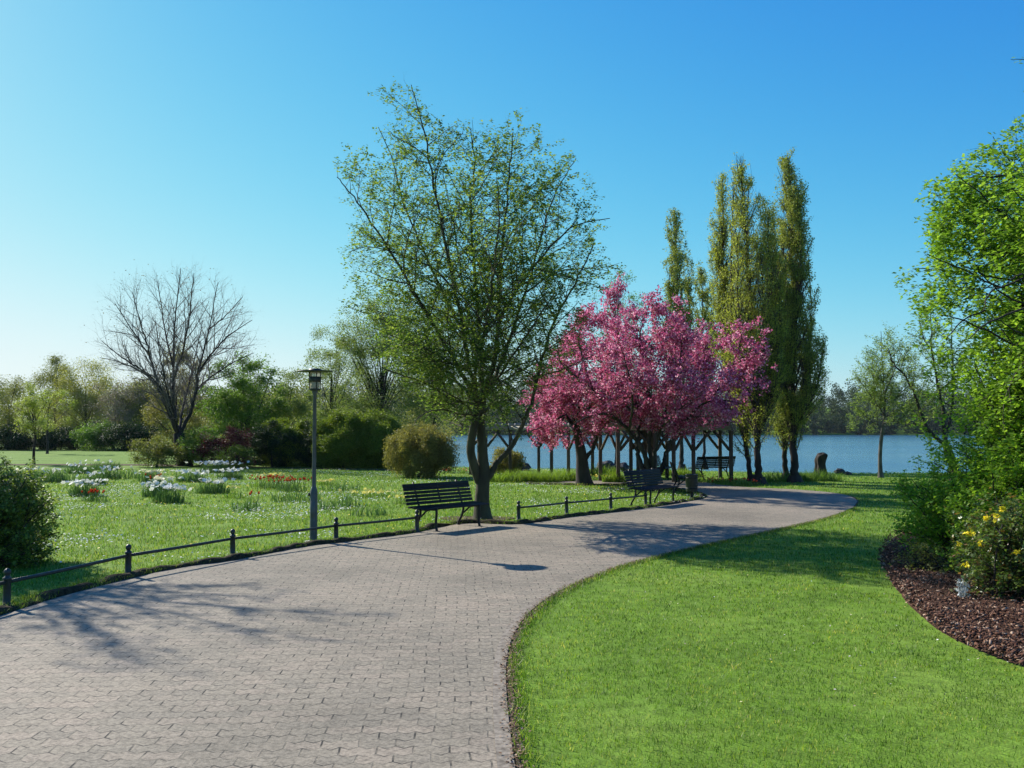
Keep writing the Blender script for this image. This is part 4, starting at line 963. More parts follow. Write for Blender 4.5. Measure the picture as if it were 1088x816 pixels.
# upright feathery hedge: two yellow-green domes over dark bases
for i, (cx, top, w, lb) in enumerate([(310, 446, 62, 'yellow-green topped feathery hedge bush behind the lamp post'), (366, 439, 60, 'rounded yellow-green hedge bush at the middle of the hedge'), (402, 439, 46, 'yellow-green hedge bush at the end nearest the round olive bush')]):
    clump_tree(230 + i, 'hedge_bush', lb, 'hedge bush', cx, None, 47.2 if i else 49.5, [(cx - w / 2, 500), (cx - w / 2 - 2, 460), (cx - w / 2 + 6, top + 6), (cx - 8, top), (cx + 8, top + 1), (cx + w / 2 - 5, top + 5), (cx + w / 2 + 1, 462), (cx + w / 2, 500)], 1.3, L_YHEDGE, 120, 150, .16, .085, .05, fork=.3, flat=0.0, squash=1.0, group='feathery hedge bushes behind the flower lawn')
# round tamarisk and its smaller relation
clump_tree(240, 'tamarisk_bush', 'big round olive-gold feathery bush behind the near bench', 'bush', 446, None, 38.3, [(430, 508), (414, 492), (410, 474), (420, 458), (440, 450), (460, 453), (476, 466), (482, 484), (476, 500), (462, 509)], 1.3, L_TAM, 110, 130, .13, .07, .05, fork=.2, flat=-0.3, squash=1.3)
clump_tree(241, 'yellow_bush', 'smaller yellowish bush under the first pergola brace beside the forked trunk', 'bush', 535, None, 41.3, [(520, 504), (519, 490), (526, 478), (540, 476), (550, 484), (554, 497), (550, 504)], .8, L_TAM, 50, 70, .12, .07, .04, fork=.15, flat=-0.2)
# right bank trees
L_RIV = leaf_mat('riverside_leaf', [(0.07, 0.10, 0.03), (0.10, 0.145, 0.04), (0.14, 0.185, 0.05)], trans=0.45, tcol=1.25, gain=1.8)
YT = 38.0; Qt = lambda px, py, dy=0.0: P(px, py, YT + dy)
envt = Env([(936, 348), (955, 352), (966, 372), (985, 395), (990, 425), (970, 455), (940, 462), (915, 462), (903, 448), (902, 420), (898, 400), (912, 380), (922, 355)], YT, 1.7)
cfgt = dict(len=[0, 1.3, 0.55], dens=[7.5, 7], ang=[(30, 60), (25, 55)], rad=[0, .016, .008], seg=[.3, .22, .15], wander=[.1, .12, .15], up=[.05, .02, -.02], leaflev=1, leaf=[0, 12, 26], tip=.4, t0=.15, ljit=.05)
T = Tree(61, dict(cfgt, leaf=[0, 40, 80]), envt)
T.trunk([(Qt(936, 507)[0], YT, -.03), Qt(935, 490), Qt(936, 470), Qt(938, 455)], [.085, .075, .07, .06], 1.7)
for c_, r0 in [([Qt(938, 457), Qt(940, 430), Qt(938, 400), Qt(936, 352)], .05), ([Qt(938, 455), Qt(930, 450, .2), Qt(918, 442, .4), Qt(905, 445, .5)], .03), ([Qt(939, 440), Qt(925, 420, -.4), Qt(910, 400, -.7)], .03),
               ([Qt(939, 440), Qt(955, 420, .3), Qt(972, 405, .5), Qt(985, 400, .6)], .03), ([Qt(939, 420), Qt(948, 400, -.5), Qt(958, 375, -.8)], .03), ([Qt(939, 430), Qt(932, 410, .7), Qt(926, 380, 1.0)], .03), ([Qt(938, 450), Qt(955, 445, -.5), Qt(972, 440, -.8)], .03)]:
    T.limb(c_, r0, .01, t0=.15)
T.finish('birch_tree', 'slender young tree with a thin bare stem alone on the grassy lake bank', 'tree', (Qt(936, 507)[0], YT, 0), L_RIV, 0.07, bark=BARK_GREY, twig=TWIG, limit=30000)
YU = 35.5; Qu = lambda px, py, dy=0.0: P(px, py, YU + dy)
envu = Env([(940, 360), (955, 356), (965, 372), (975, 330), (985, 315), (1005, 318), (1030, 340), (1040, 400), (1030, 470), (1010, 485), (985, 470), (960, 455), (965, 420), (945, 390)], YU, 2.2)
T = Tree(62, dict(cfgt, dens=[6, 6], leaf=[0, 22, 45]), envu)
T.trunk([(Qu(1015, 511)[0], YU, -.03), Qu(1013, 495), Qu(1008, 480), Qu(1003, 470)], [.17, .15, .14, .12], 1.4)
for c_, r0 in [([Qu(1003, 472), Qu(985, 455), Qu(974, 425), Qu(962, 400), Qu(948, 385), Qu(944, 370)], .085), ([Qu(1004, 470), Qu(1002, 440), Qu(996, 405), Qu(990, 370), Qu(989, 318)], .09),
               ([Qu(992, 375), Qu(982, 360), Qu(976, 340)], .04), ([Qu(1004, 470), Qu(1012, 430, .5), Qu(1012, 380, .8), Qu(1010, 330, 1)], .07), ([Qu(999, 415), Qu(1015, 400, -.5), Qu(1030, 380, -.8)], .04), ([Qu(985, 455), Qu(972, 450, -.5), Qu(962, 452, -.8)], .03)]:
    T.limb(c_, r0, .012, t0=.2)
T.finish('leaning_tree', 'sparse dark limbed tree leaning out toward the lake behind the bright green shrubs', 'tree', (Qu(1015, 511)[0], YU, 0), L_RIV, 0.08, bark=BARK_DARK, twig=TWIG_DARK)

# ------------------------------------------------------------------ foreground tree and shrubs by the bed
L_BRIGHT = leaf_mat('bright_green_leaf', [(0.055, 0.095, 0.010), (0.085, 0.145, 0.014), (0.12, 0.19, 0.02), (0.16, 0.235, 0.03)], trans=0.45, tcol=1.5, gain=2.2)
YR = 13.0; Qr = lambda px, py, dy=0.0: P(px, py, YR + dy)
envr = Env([(974, 290), (998, 268), (986, 236), (1000, 205), (1020, 188), (1044, 180), (1056, 148), (1086, 132), (1108, 100), (1180, 20), (1330, 10), (1440, 150), (1440, 470), (1250, 520), (1000, 510), (985, 480), (1000, 440), (1012, 400), (1010, 360), (998, 330), (985, 312), (995, 300)], YR, 2.9); envr.cx -= .0; envr.poly = [(a - .09, b) for a, b in envr.poly]; envr.rag = .20; envr.nf = .95
cfgr = dict(len=[0, 1.25, 0.55, 0.26], dens=[6.5, 5.5, 7.0], ang=[(30, 65), (28, 55), (30, 60)], rad=[0, .016, .007, .0035], seg=[.3, .2, .13, .1], wander=[.1, .12, .14, .15],
            up=[.05, .01, -.03, -.04], leaflev=2, leaf=[0, 0, 60, 105], tip=.35, t0=.1, ljit=.028, envlev=3, gap=(1.3, -.42))
T = Tree(71, cfgr, envr)
T.trunk([(Qr(1190, 560)[0], YR, -.03), (Qr(1190, 560)[0], YR, .8), (Qr(1185, 560)[0], YR, 1.6)], [.19, .17, .15], 1.4)
fr = (Qr(1185, 560)[0], YR, 1.5)
for (tx, ty, dy, mx_, my_) in [(985, 270, -.5, 1090, 370), (972, 285, .8, 1080, 340), (992, 212, 0, 1090, 320), (1016, 186, -1.0, 1100, 300), (1055, 145, .5, 1120, 280), (1100, 105, -.3, 1140, 260),
        (1000, 335, -1.4, 1090, 400), (1012, 370, .9, 1100, 420), (1030, 230, 1.9, 1110, 330), (1040, 290, -2.3, 1110, 380),
        (1060, 340, -2.5, 1120, 420), (1075, 200, -1.9, 1130, 320), (1160, 50, 0, 1170, 250), (1240, 40, .8, 1210, 260), (1020, 300, 0.2, 1100, 390), (1080, 250, -1.0, 1130, 350), (1300, 200, 0, 1240, 330), (1300, 350, -1, 1250, 400), (1030, 360, -2.4, 1100, 360), (1070, 300, -2.6, 1120, 330), (1005, 360, -1.0, 1080, 350), (1090, 380, -2.4, 1140, 370), (1000, 240, .5, 1060, 240), (1030, 190, -.6, 1080, 230), (1045, 330, -2.0, 1090, 330)]:
    T.limb([fr, Qr(1178 - T.r.uniform(0, 25), 470 - T.r.uniform(0, 60), dy * .15), Qr((mx_ * 2 + 1180) / 3, my_ - 20 + T.r.uniform(-15, 15), dy * .5), Qr((mx_ + tx) / 2 + T.r.uniform(-10, 10), (my_ + ty) / 2 - 22, dy * .8), Qr(tx, ty, dy)], .034, .005, t0=.2, sub=6)
T.env = None
sp = Qr(1110, 62, .2)
T.limb([Qr(1150, 90, .2), Qr(1100, 66, .2), Qr(1074, 63, .2)], .012, .004, spawn=False)
for k in range(26):
    u = k / 25; c0 = Qr(1110 - 38 * u, 67 - 4 * u, .2); T.lp.append((c0[0] + T.r.gauss(0, .03), c0[1] + T.r.gauss(0, .03), c0[2] + T.r.gauss(0, .03)))
L_HORN = leaf_mat('hornbeam_leaf', [(0.045, 0.085, 0.012), (0.070, 0.130, 0.016), (0.105, 0.175, 0.022), (0.15, 0.22, 0.034)], trans=0.46, tcol=1.45, gain=1.9)
T.finish('hornbeam_tree', 'large bright green leafy tree overhanging the shrub bed at the picture edge', 'tree', (Qr(1190, 560)[0], YR, 0), L_HORN, 0.072, bark=BARK_DARK, twig=TWIG_DARK, flat=0.8, limit=80000)

def leafy_shrub(seed, name, label, bx, Y, envpx, D, leaf, lsz, stems=16, dens=6.0, leafn=26, limit=16000, cat='shrub', tw=TWIG, L1=.7, flowers=None, flat=.5, extra_env=None):
    env = Env(envpx, Y, D)
    c = dict(len=[0, L1, .32, .16], dens=[dens, 6.0, 5.0], ang=[(25, 60), (30, 60), (30, 60)], rad=[0, .010, .005, .003], seg=[.2, .14, .1, .08], wander=[.1, .14, .16, .16],
             up=[.05, .06, .04, .02], leaflev=1, leaf=[0, leafn * 1.2, leafn * 3, leafn * 3], tip=.3, t0=.08, ljit=.03)
    T = Tree(seed, c, env); r = T.r; bxw = P(bx, 400, Y)[0]
    for k in range(stems):
        e = env.sample(r)
        b = (bxw + r.uniform(-.3, .3), Y + r.uniform(-.25, .25), 0.0)
        mid = (b[0] * .55 + e[0] * .45, b[1] * .55 + e[1] * .45, e[2] * .6)
        T.limb([b, mid, e], .018, .006, t0=.12, sub=6)
    t = T.finish(name, label, cat, (bxw, Y, 0), leaf, lsz, bark=BARK_DARK, twig=tw, flat=flat, limit=limit)
    return t, T, env

leafy_shrub(81, 'garden_shrub', 'bright green sprawling shrub reaching over the lawn toward the lake', 1010, 14.2, [(962, 592), (955, 570), (962, 545), (955, 520), (975, 500), (985, 478), (1010, 470), (1050, 470), (1100, 480), (1120, 540), (1100, 600), (1040, 606), (990, 600)], 1.2, L_BRIGHT, .055, stems=60, limit=60000)
leafy_shrub(87, 'hazel_shrub', 'tall upright bright green many stemmed shrub below the overhanging tree crown', 1085, 13.2, [(1000, 560), (1000, 500), (990, 460), (1008, 420), (1004, 390), (1022, 360), (1040, 330), (1100, 310), (1200, 320), (1260, 400), (1260, 560), (1180, 600), (1080, 600)], 1.5, L_BRIGHT, .06, stems=70, limit=80000, L1=.9)
leafy_shrub(82, 'garden_shrub', 'tall bright green shrub under the overhanging tree behind the yellow roses', 1085, 12.6, [(1000, 600), (1005, 560), (1010, 510), (1030, 480), (1070, 465), (1150, 460), (1230, 520), (1220, 620), (1100, 640), (1030, 620)], 1.1, L_BRIGHT, .055, stems=60, limit=60000)
L_ROSE = leaf_mat('glossy_rose_leaf', [(0.03, 0.055, 0.012), (0.05, 0.085, 0.018), (0.075, 0.12, 0.025), (0.12, 0.16, 0.04), (0.14, 0.06, 0.03)], trans=0.35, tcol=1.2, rough=0.4, spec=0.4, gain=1.6)
ts, TR, er = leafy_shrub(83, 'rose_bush', 'glossy leaved bush dotted with yellow flowers at the edge of the mulch bed', 1068, 10.9, [(1020, 636), (1012, 605), (1015, 570), (1030, 545), (1060, 530), (1110, 525), (1180, 560), (1180, 640), (1110, 655), (1060, 648)], .75, L_ROSE, .05, stems=56, limit=34000, cat='flowering bush')
YELP = petal_mat('yellow_petal', [(0.70, 0.54, 0.01), (0.80, 0.66, 0.02), (0.85, 0.74, 0.06)], .3)
def rose_head(c, r, s):
    n = 16; pp = []; 
    rg = np.random.default_rng(int(r.random() * 1e9))
    ofs = rg.normal(0, s * .42, (n, 3)); return leaf_mesh('flower_head', ofs + np.array(c), rg, s * 1.1, s * 1.0, flat=.2)
for (fx, fy, s) in [(1029, 567, .045), (1048, 551, .04), (1059, 549, .04), (1064, 540, .035), (1042, 578, .03), (1027, 600, .035), (1080, 587, .03), (1018, 578, .025)]:
    c = P(fx, fy, 10.9 - 0.55)
    o = wpart('flower_head', rose_head(c, TR.r, s), YELP, ts)
leafy_shrub(84, 'groundcover_shrub', 'low dull green sprawling plant on the mulch at the foot of the shrubs', 975, 12.9, [(952, 604), (955, 590), (975, 583), (1010, 585), (1030, 600), (1020, 612), (980, 612)], .5, L_OLIVE, .035, stems=22, dens=8, limit=4500, cat='plant', L1=.25)
SILV = leaf_mat('silver_leaf', [(0.35, 0.38, 0.36), (0.5, 0.53, 0.5), (0.62, 0.64, 0.62)], trans=0.15, tcol=0)
cS = P(1023, 624, 10.75); tS = thing('silver_plant', 'tiny silvery white leaved plant on the mulch below the yellow flowers', 'plant', (cS[0], 10.75, .04))
rgS = np.random.default_rng(8); mS = MB()
for k in range(7):
    q = rgS.normal(0, .025, 2); mS.tube([(q[0], q[1], 0), (q[0] * 1.6, q[1] * 1.6, .10 + .09 * rgS.random())], [.004, .003], 5)
ob = bpy.data.objects.new('stems', mS.mesh('stems')); COL.objects.link(ob); ob.data.materials.append(SILV); ob.parent = tS
zz = rgS.uniform(0, .19, 170); ob = bpy.data.objects.new('foliage', leaf_mesh('foliage', np.column_stack([rgS.normal(0, .03, 170), rgS.normal(0, .03, 170), zz]), rgS, .035, flat=.1)); COL.objects.link(ob); ob.data.materials.append(SILV); ob.parent = tS

# left foreground evergreen
L_BOX = leaf_mat('glossy_evergreen_leaf', [(0.02, 0.035, 0.008), (0.04, 0.06, 0.012), (0.07, 0.095, 0.018), (0.12, 0.14, 0.03)], trans=0.4, tcol=1.5, rough=0.5, spec=0.3, gain=2.5)
leafy_shrub(86, 'evergreen_bush', 'dense dark glossy evergreen bush beside the low rail at the left picture edge', 0, 13.6, [(-60, 600), (-75, 540), (-50, 500), (-10, 486), (15, 489), (35, 500), (45, 530), (58, 560), (60, 590), (50, 604), (0, 612)], 1.0, L_BOX, .05, stems=80, dens=7.5, leafn=44, limit=70000, cat='bush', L1=.45)
# tree outside the frame whose shade falls on the path
cfgo = dict(cfgt, dens=[6, 4.5], leaf=[0, 16, 26], len=[0, .75, .35])
TO = Tree(91, cfgo, None); ox, oy = -11.7, 16.7
TO.trunk([(ox, oy, -.03), (ox, oy, 2), (ox + .1, oy, 4)], [.16, .14, .11], 1.4)
for k in range(17):
    a = k * 2.4; l = .75 + .3 * (k % 3)
    TO.limb([(ox + .1, oy, 3.2 + .09 * k), (ox + .1 + math.cos(a) * l * .5, oy + math.sin(a) * l * .6, 4.0 + .12 * k), (ox + .1 + math.cos(a) * l, oy + math.sin(a) * l * 1.6, 4.6 + .17 * k)], .045, .01, t0=.2)
TO.finish('lawn_tree', 'sparse tree on the lawn beyond the evergreen bush, shading the near path', 'tree', (ox, oy, 0), LEAF_MAIN, .09)

# ------------------------------------------------------------------ far wood
L_FAR = leaf_mat('far_wood_leaf', [(0.026, 0.046, 0.016), (0.036, 0.060, 0.020), (0.050, 0.078, 0.025), (0.068, 0.095, 0.032)], trans=0.15, tcol=1.2, rough=.8, gain=1.15)
rg = np.random.default_rng(77)
def wood(name, label, trees, per, lsz, mat=None):
    out = []
    for (x, y, z, w, h) in trees:
        k = 9
        for _ in range(k):
            a = rg.uniform(0, 6.28); rr = w * .5 * math.sqrt(rg.random()) * .8; hh = h * rg.uniform(.10, .88)
            s = w * .17
            m = per // k; q = rg.normal(0, 1, (m, 3)); q /= np.linalg.norm(q, axis=1)[:, None]; q *= (rg.random(m) ** .35)[:, None] * s * 1.3
            out.append(q + np.array([x + math.cos(a) * rr, y + math.sin(a) * rr, z + hh]))
    lp = np.vstack(out)
    o = link(name, leaf_mesh(name, lp, rg, lsz, flat=.2), mat or L_FAR); tag(o, label, 'woodland', kind='stuff'); print(name, len(lp))
tr = []
for row, (dy, hh) in enumerate([(2, 9), (9, 13), (20, 15), (36, 15), (60, 15), (95, 15), (140, 15)]):
    x = -150 + rg.uniform(0, 5)
    while x < 290:
        y = yfar(x) + dy + rg.uniform(-3, 3); h = hh * rg.uniform(.75, 1.2) * (1.0 if row else .75)
        tr.append((x, y, ground_z(x, y) - .5, h * rg.uniform(.6, .9), h)); x += rg.uniform(4, 7.5)
wood('far_wood', 'dense dark green wood on the hill across the lake', tr, 620, .95)
tr = []
for dy, hh in [(-6, 6.5), (0, 7.5), (10, 9), (22, 10), (40, 12)]:
    x = -95
    while x < -8:
        y = 112 + dy + rg.uniform(-3, 3) + max(0, x + 40) * .6; h = hh * rg.uniform(.75, 1.15); tr.append((x, y, -.2, h * rg.uniform(.6, .9), h)); x += rg.uniform(3, 5)
wood('park_wood', 'hazy green wood closing the park behind the distant lawn', tr, 1000, .30, L_OLIVE)

# ------------------------------------------------------------------ reeds / perennials
L_REED = leaf_mat('fresh_daylily_leaf', [(0.09, 0.15, 0.016), (0.13, 0.20, 0.022), (0.17, 0.25, 0.034)], trans=.45, tcol=1.3, gain=1.2)
def tuft(name, label, c, rx, ry, h, n, mat, w=.018, seed=0, group=None, cat='plant', parent=None, lean=.8):
    rs = np.random.default_rng(seed)
    a = rs.uniform(0, 6.28, n); rr = np.sqrt(rs.random(n))
    p = np.stack([c[0] + np.cos(a) * rr * rx, c[1] + np.sin(a) * rr * ry], 1)
    global rng
    keep = rng; rng = rs
    me = blades(name, p, h * (1.15 - .5 * rr), w, mat, lean=lean); rng = keep
    return me, p
for i, (px, py, rx, n, lb) in enumerate([(545, 512, 1.0, 900, 'bright green daylily clump at the left end of the planted strip'), (572, 512, .9, 800, 'bright green daylily clump in the middle of the planted strip'), (598, 511, .8, 700, 'bright green daylily clump touching the cherry trunk'),
        (653, 512.5, .45, 420, 'single leafy green clump at the foot of the nearest pergola post'), (640, 505, .8, 500, 'fresh green clump behind the single forked cherry trunk'), (731, 507, .6, 500, 'green clump showing above the litter bin'), (700, 505, .7, 400, 'green clump between the cherry stems'), (868, 511, .9, 700, 'dark green low clump at the foot of the tallest poplar'), (828, 512, .8, 400, 'low green clump between the poplar trunks')]):
    c = G(px, py); me, _ = tuft('leaf_clump', lb, c, rx, rx * .45, .42, n, L_REED, seed=300 + i)
    m_ = L_MID if i >= 7 else L_REED
    me.materials.append(m_); n_ = len(me.vertices); co = np.empty(n_ * 3, np.float32); me.vertices.foreach_get('co', co)
    me.vertices.foreach_set('co', (co.reshape(-1, 3) - np.array(c, np.float32)).ravel()); ob = bpy.data.objects.new('daylily_clump', me); COL.objects.link(ob); ob.location = c; tag(ob, lb, 'plant')


# ------------------------------------------------------------------ flower clumps
L_DAFF = leaf_mat('daffodil_leaf', [(0.035, 0.075, 0.028), (0.055, 0.105, 0.036), (0.075, 0.135, 0.045)], trans=.35, tcol=1.1, gain=1.5)
WHITEP = petal_mat('white_petal', [(0.70, 0.70, 0.62), (0.80, 0.80, 0.76)], .3)
CREAMP = petal_mat('cream_petal', [(0.75, 0.70, 0.40), (0.80, 0.78, 0.58)], .3)
REDP = petal_mat('red_petal', [(0.35, 0.02, 0.012), (0.55, 0.05, 0.02), (0.62, 0.14, 0.05)], .35)
YELLOWP = petal_mat('pale_yellow_petal', [(0.78, 0.66, 0.12), (0.82, 0.75, 0.25)], .3)
def flower_mesh(pts, rs, s, tulip=False):
    """six-petalled heads on stems"""
    V = []; Q = []; mb = MB(); ms = MB()
    for (x, y, z) in pts:
        yaw = rs.uniform(0, 6.28); tilt = rs.uniform(.2, 1.1) if not tulip else .1
        M = np.array((Matrix.Rotation(yaw, 3, 'Z') @ Matrix.Rotation(tilt, 3, 'X')))
        for k in range(6):
            a = k * math.pi / 3; ca, sa = math.cos(a), math.sin(a); op = .35 if tulip else 1.0
            rad = s * (.45 if tulip else 1); hz = s * 1.5 if tulip else s * .15
            P4 = np.array([(0, 0, 0), (ca * rad * .7 - sa * s * .35, sa * rad * .7 + ca * s * .35, hz * .5), (ca * rad * (1 if not tulip else .8), sa * rad * (1 if not tulip else .8), hz), (ca * rad * .7 + sa * s * .35, sa * rad * .7 - ca * s * .35, hz * .5)])
            mb.add((M @ P4.T).T + np.array((x, y, z)), [(0, 1, 2, 3)])
        ms.tube([(x, y, 0), (x, y, z)], [.004, .004], 3, cap=False)
    nb_ = sum(len(q) for q in mb.Q); ns = sum(len(q) for q in ms.Q)
    mb.Q += [q + mb.n for q in ms.Q]; mb.V += ms.V; me = mb.mesh('blooms')
    mi = np.zeros(nb_ + ns, np.int32); mi[nb_:] = 1; me.polygons.foreach_set('material_index', mi)
    return me, None
fc = [ # px, py, rx, h, kind, nflowers, label
 (90, 527, .50, .36, 'w', 26, 'white daffodil clump standing apart nearest the evergreen bush'),
 (165, 528, .42, .34, 'w', 14, 'white daffodil clump, lower left of the central cluster'),
 (179, 534, .48, .36, 'w', 24, 'white daffodil clump with dense leaves closest to the path in the middle of the lawn'),
 (172, 521, .45, .34, 'c', 20, 'cream daffodil clump behind the white central clump'),
 (160, 512, .50, .34, 'c', 22, 'cream daffodil clump at the back of the central cluster'),
 (204, 512, .65, .34, 'w', 26, 'long white daffodil clump between the central cluster and the big white one'),
 (226, 524, .60, .34, 'w', 22, 'white daffodil clump with bright leaves in front of the big white clump'),
 (230, 502, .85, .40, 'w', 60, 'large dense white flowering clump at the back edge of the lawn'),
 (244, 509, .60, .32, 'w', 26, 'low white daffodil clump just before the largest white clump'),
 (98, 515, .60, .36, 'w', 10, 'leafy daffodil clump with few flowers behind the apart white clump'),
 (114, 509, .60, .38, 'w', 14, 'leafy white daffodil clump left of the central cluster at the back'),
 (140, 508, .80, .36, 'n', 5, 'mostly green daffodil clump near the back lawn border'),
 (57, 512, .90, .40, 'w', 16, 'broad leafy daffodil clump above the evergreen bush'),
 (84, 503, .80, .36, 'w', 8, 'leafy daffodil clump at the back lawn border left of the taller one'),
 (30, 508, .80, .34, 'c', 18, 'cream daffodil clump nearest the young lime tree'),
 (112, 499, .90, .36, 'w', 8, 'tall leafy daffodil clump touching the back lawn border'),
 (292, 519, .55, .30, 'r', 26, 'red tulip clump left of the lamp post'),
 (310, 522, .60, .30, 'r', 18, 'scattered red tulips right beside the lamp post'),
 (315, 533, .75, .30, 'n', 0, 'flowerless leafy clump just left of the lamp post'),
 (352, 541, .55, .26, 'n', 0, 'flowerless leafy clump just right of the lamp post'),
 (370, 538, .45, .26, 'n', 0, 'small flowerless leafy clump between the lamp post and the bench'),
 (362, 521, .75, .24, 'n', 0, 'low green clump behind the lamp toward the hedge'),
 (320, 510, .60, .22, 'n', 0, 'low green clump in front of the dark hedge'),
 (391, 528, .85, .15, 'y', 34, 'low pale yellow primrose patch in front of the hedge left of the bench'),
 (343, 515, .45, .14, 'y', 18, 'small yellow primrose patch just right of the lamp post'),
 (289, 508, .55, .14, 'y', 20, 'small yellow primrose patch behind the red tulips'),
 (429, 535, .35, .16, 'y', 9, 'few yellow primroses beside the left end of the near bench'),
 (267, 542, .25, .34, 'r', 3, 'three red tulips standing alone near the rail left of the lamp'),
 (256, 543, .25, .26, 'n', 0, 'small leafy tuft left of the three lone tulips'),
 (247, 529, .4, .26, 'y', 6, 'thin clump with a few yellow flowers before the white clumps'),
 (100, 533, .4, .22, 'r', 10, 'low dark red tulips in front of the apart white clump'),
 (166, 520, .25, .34, 'r', 9, 'few orange red tulips inside the central daffodil cluster'),
 (275, 517, .4, .26, 'y', 7, 'few yellow flowers left of the red tulip clump'),
 (392, 548, .5, .24, 'n', 0, 'sparse leafy clump close to the rail left of the near bench'),
]
PAN = {'w': WHITEP, 'c': CREAMP, 'r': REDP, 'y': YELLOWP, 'n': CREAMP}
for i, (px, py, rx, h, kd, nf, lb) in enumerate(fc):
    c = G(px, py); rs = np.random.default_rng(500 + i)
    nm = {'w': 'daffodil_clump', 'c': 'daffodil_clump', 'r': 'tulip_clump', 'y': 'primrose_clump', 'n': 'leafy_clump'}[kd]
    t = thing(nm, lb, 'flowers' if nf else 'plant', c, 0, 'spring flower clumps in the lawn')
    me, p = tuft('foliage', lb, (0, 0), rx * .85, rx * .7, h * (1.15 if kd not in 'y' else .8), int((420 if kd in 'wc' else 170) * rx), L_DAFF if kd != 'y' else L_MID, w=.022, seed=600 + i, lean=.6)
    me.materials.append(L_DAFF if kd != 'y' else L_MID); ob = bpy.data.objects.new('foliage', me); COL.objects.link(ob); ob.parent = t
    if nf:
        pts = [(rs.normal(0, rx * .5), rs.normal(0, rx * .42), h * rs.uniform(.9, 1.25)) for _ in range(int(nf * 1.5))]
        bl, stm = flower_mesh(pts, rs, .07 if kd in 'wc' else .055, tulip=(kd == 'r'))
        bl.materials.append(PAN[kd]); bl.materials.append(L_MID); ob = bpy.data.objects.new('blooms', bl); COL.objects.link(ob); ob.parent = t
# mixed planting near the pergola
for i, (px, py, kd, lb) in enumerate([(783, 515.5, 'r', 'low mixed pink and red bedding flowers in front of the pergola end'), (756, 513, 'y', 'low yellow bedding flowers in front of the dark pergola bench'), (632, 510.5, 'y', 'few orange yellow flowers right of the single cherry trunk'), (488, 503, 'r', 'small red flowers behind the forked trunk of the shade tree')]):
    c = G(px, py); rs = np.random.default_rng(900 + i); t = thing('bedding_flowers', lb, 'flowers', c)
    me, p = tuft('foliage', lb, (0, 0), .9, .3, .16, 300, L_MID, seed=910 + i); me.materials.append(L_MID); ob = bpy.data.objects.new('foliage', me); COL.objects.link(ob); ob.parent = t
    bl, stm = flower_mesh([(rs.uniform(-.9, .9), rs.uniform(-.25, .25), rs.uniform(.12, .25)) for _ in range(30)], rs, .045)
    bl.materials.append(REDP if kd == 'r' else DANDE); bl.materials.append(L_MID); ob = bpy.data.objects.new('blooms', bl); COL.objects.link(ob); ob.parent = t

# ------------------------------------------------------------------ low rail fences
def fence(posts, name, label):
    pts = [G(*p) for p in posts]
    t = thing(name, label, 'fence', pts[0])
    o0 = np.array(pts[0])
    for p in pts:
        m = MB(); q = np.array(p) - o0
        m.lathe([(0.0, -.02), (.05, -.02), (.05, .03), (.040, .04), (.038, .30), (.046, .305), (.046, .32), (.03, .33), (.024, .345)], q, 16)
        po = link('post', m.mesh('post', True), IRON_GREEN); po.parent = t
        m = MB(); m.lathe([(.018, .343), (.028, .352), (.036, .368), (.038, .383), (.033, .400), (.02, .412), (.006, .420), (0, .422)], q, 16)
        ca = link('finial', m.mesh('finial', True), IRON_GREEN); ca.parent = po
    for a, b in zip(pts[:-1], pts[1:]):
        m = MB(); A = np.array(a) - o0; B = np.array(b) - o0; d = (B - A) / np.linalg.norm(B - A)
        A = A + d * .045; B = B - d * .045
        P_ = [A * (1 - u) + B * u + np.array([0, 0, .275 - .004 * math.sin(math.pi * u)]) for u in np.linspace(0, 1, 7)]
        m.tube(P_, .021, 10); ro = link('rail', m.mesh('rail', True), IRON_GREEN); ro.parent = t
    return t
fence([(-330, 735), (-150, 688), (7, 646), (136, 613), (247, 592), (357, 576), (443, 566)], 'rail_fence', 'long low iron rail fence running past the lamp post to the near bench')
fence([(551, 553.5), (602, 547.5), (649, 542.5), (686, 538.5)], 'rail_fence', 'short low iron rail fence between the shade tree and the second bench')

# ------------------------------------------------------------------ street lamp
lc = G(333, 576); t = thing('street_lamp', 'slim grey park lamp post with a wide flat disc roof behind the rail', 'street lamp', lc)
def part(name, mb, mat, t, smooth=True):
    o = bpy.data.objects.new(name, mb.mesh(name, smooth)); COL.objects.link(o); o.data.materials.append(mat); o.parent = t; return o
m = MB(); m.lathe([(0, .0), (.15, .0), (.15, .018), (.145, .022), (0, .022)], n=28); part('base_plate', m, CONCRETE, t, False)
m = MB(); m.lathe([(.064, .022), (.062, .84), (.055, .88), (.037, .93), (.035, .935)], n=24); lp_ = part('lower_pole', m, POLE, t)
m = MB(); m.box((0, -.065, .55), (.07, .012, .26), bev=.003); part('hatch', m, POLE, lp_, False)
m = MB(); m.box((-.078, 0, .80), (.035, .035, .05), bev=.006); part('socket_cap', m, IRON, lp_, False)
m = MB(); m.lathe([(.035, .935), (.031, 2.50), (.05, 2.52), (.05, 2.55)], n=20); part('upper_pole', m, POLE, t)
m = MB(); m.lathe([(0, 2.55), (.075, 2.55), (.098, 2.57), (.098, 2.585), (0, 2.585)], n=28); part('lantern_base', m, IRON_GREEN, t, False)
GL, nt, out = new_mat('lantern_glass')
b = N(nt, 'ShaderNodeBsdfPrincipled'); b.inputs['Base Color'].default_value = (0.75, 0.66, 0.50, 1); b.inputs['Roughness'].default_value = .25; b.inputs['Transmission Weight'].default_value = .75
nt.links.new(b.outputs[0], out.inputs[0])
m = MB(); m.lathe([(.078, 2.586), (.092, 2.87)], n=28); part('lantern_glass', m, GL, t)
m = MB(); m.lathe([(.100, 2.70), (.103, 2.70), (.103, 2.79), (.100, 2.79), (.100, 2.70)], n=28); part('lantern_band', m, IRON_GREEN, t)
m = MB()
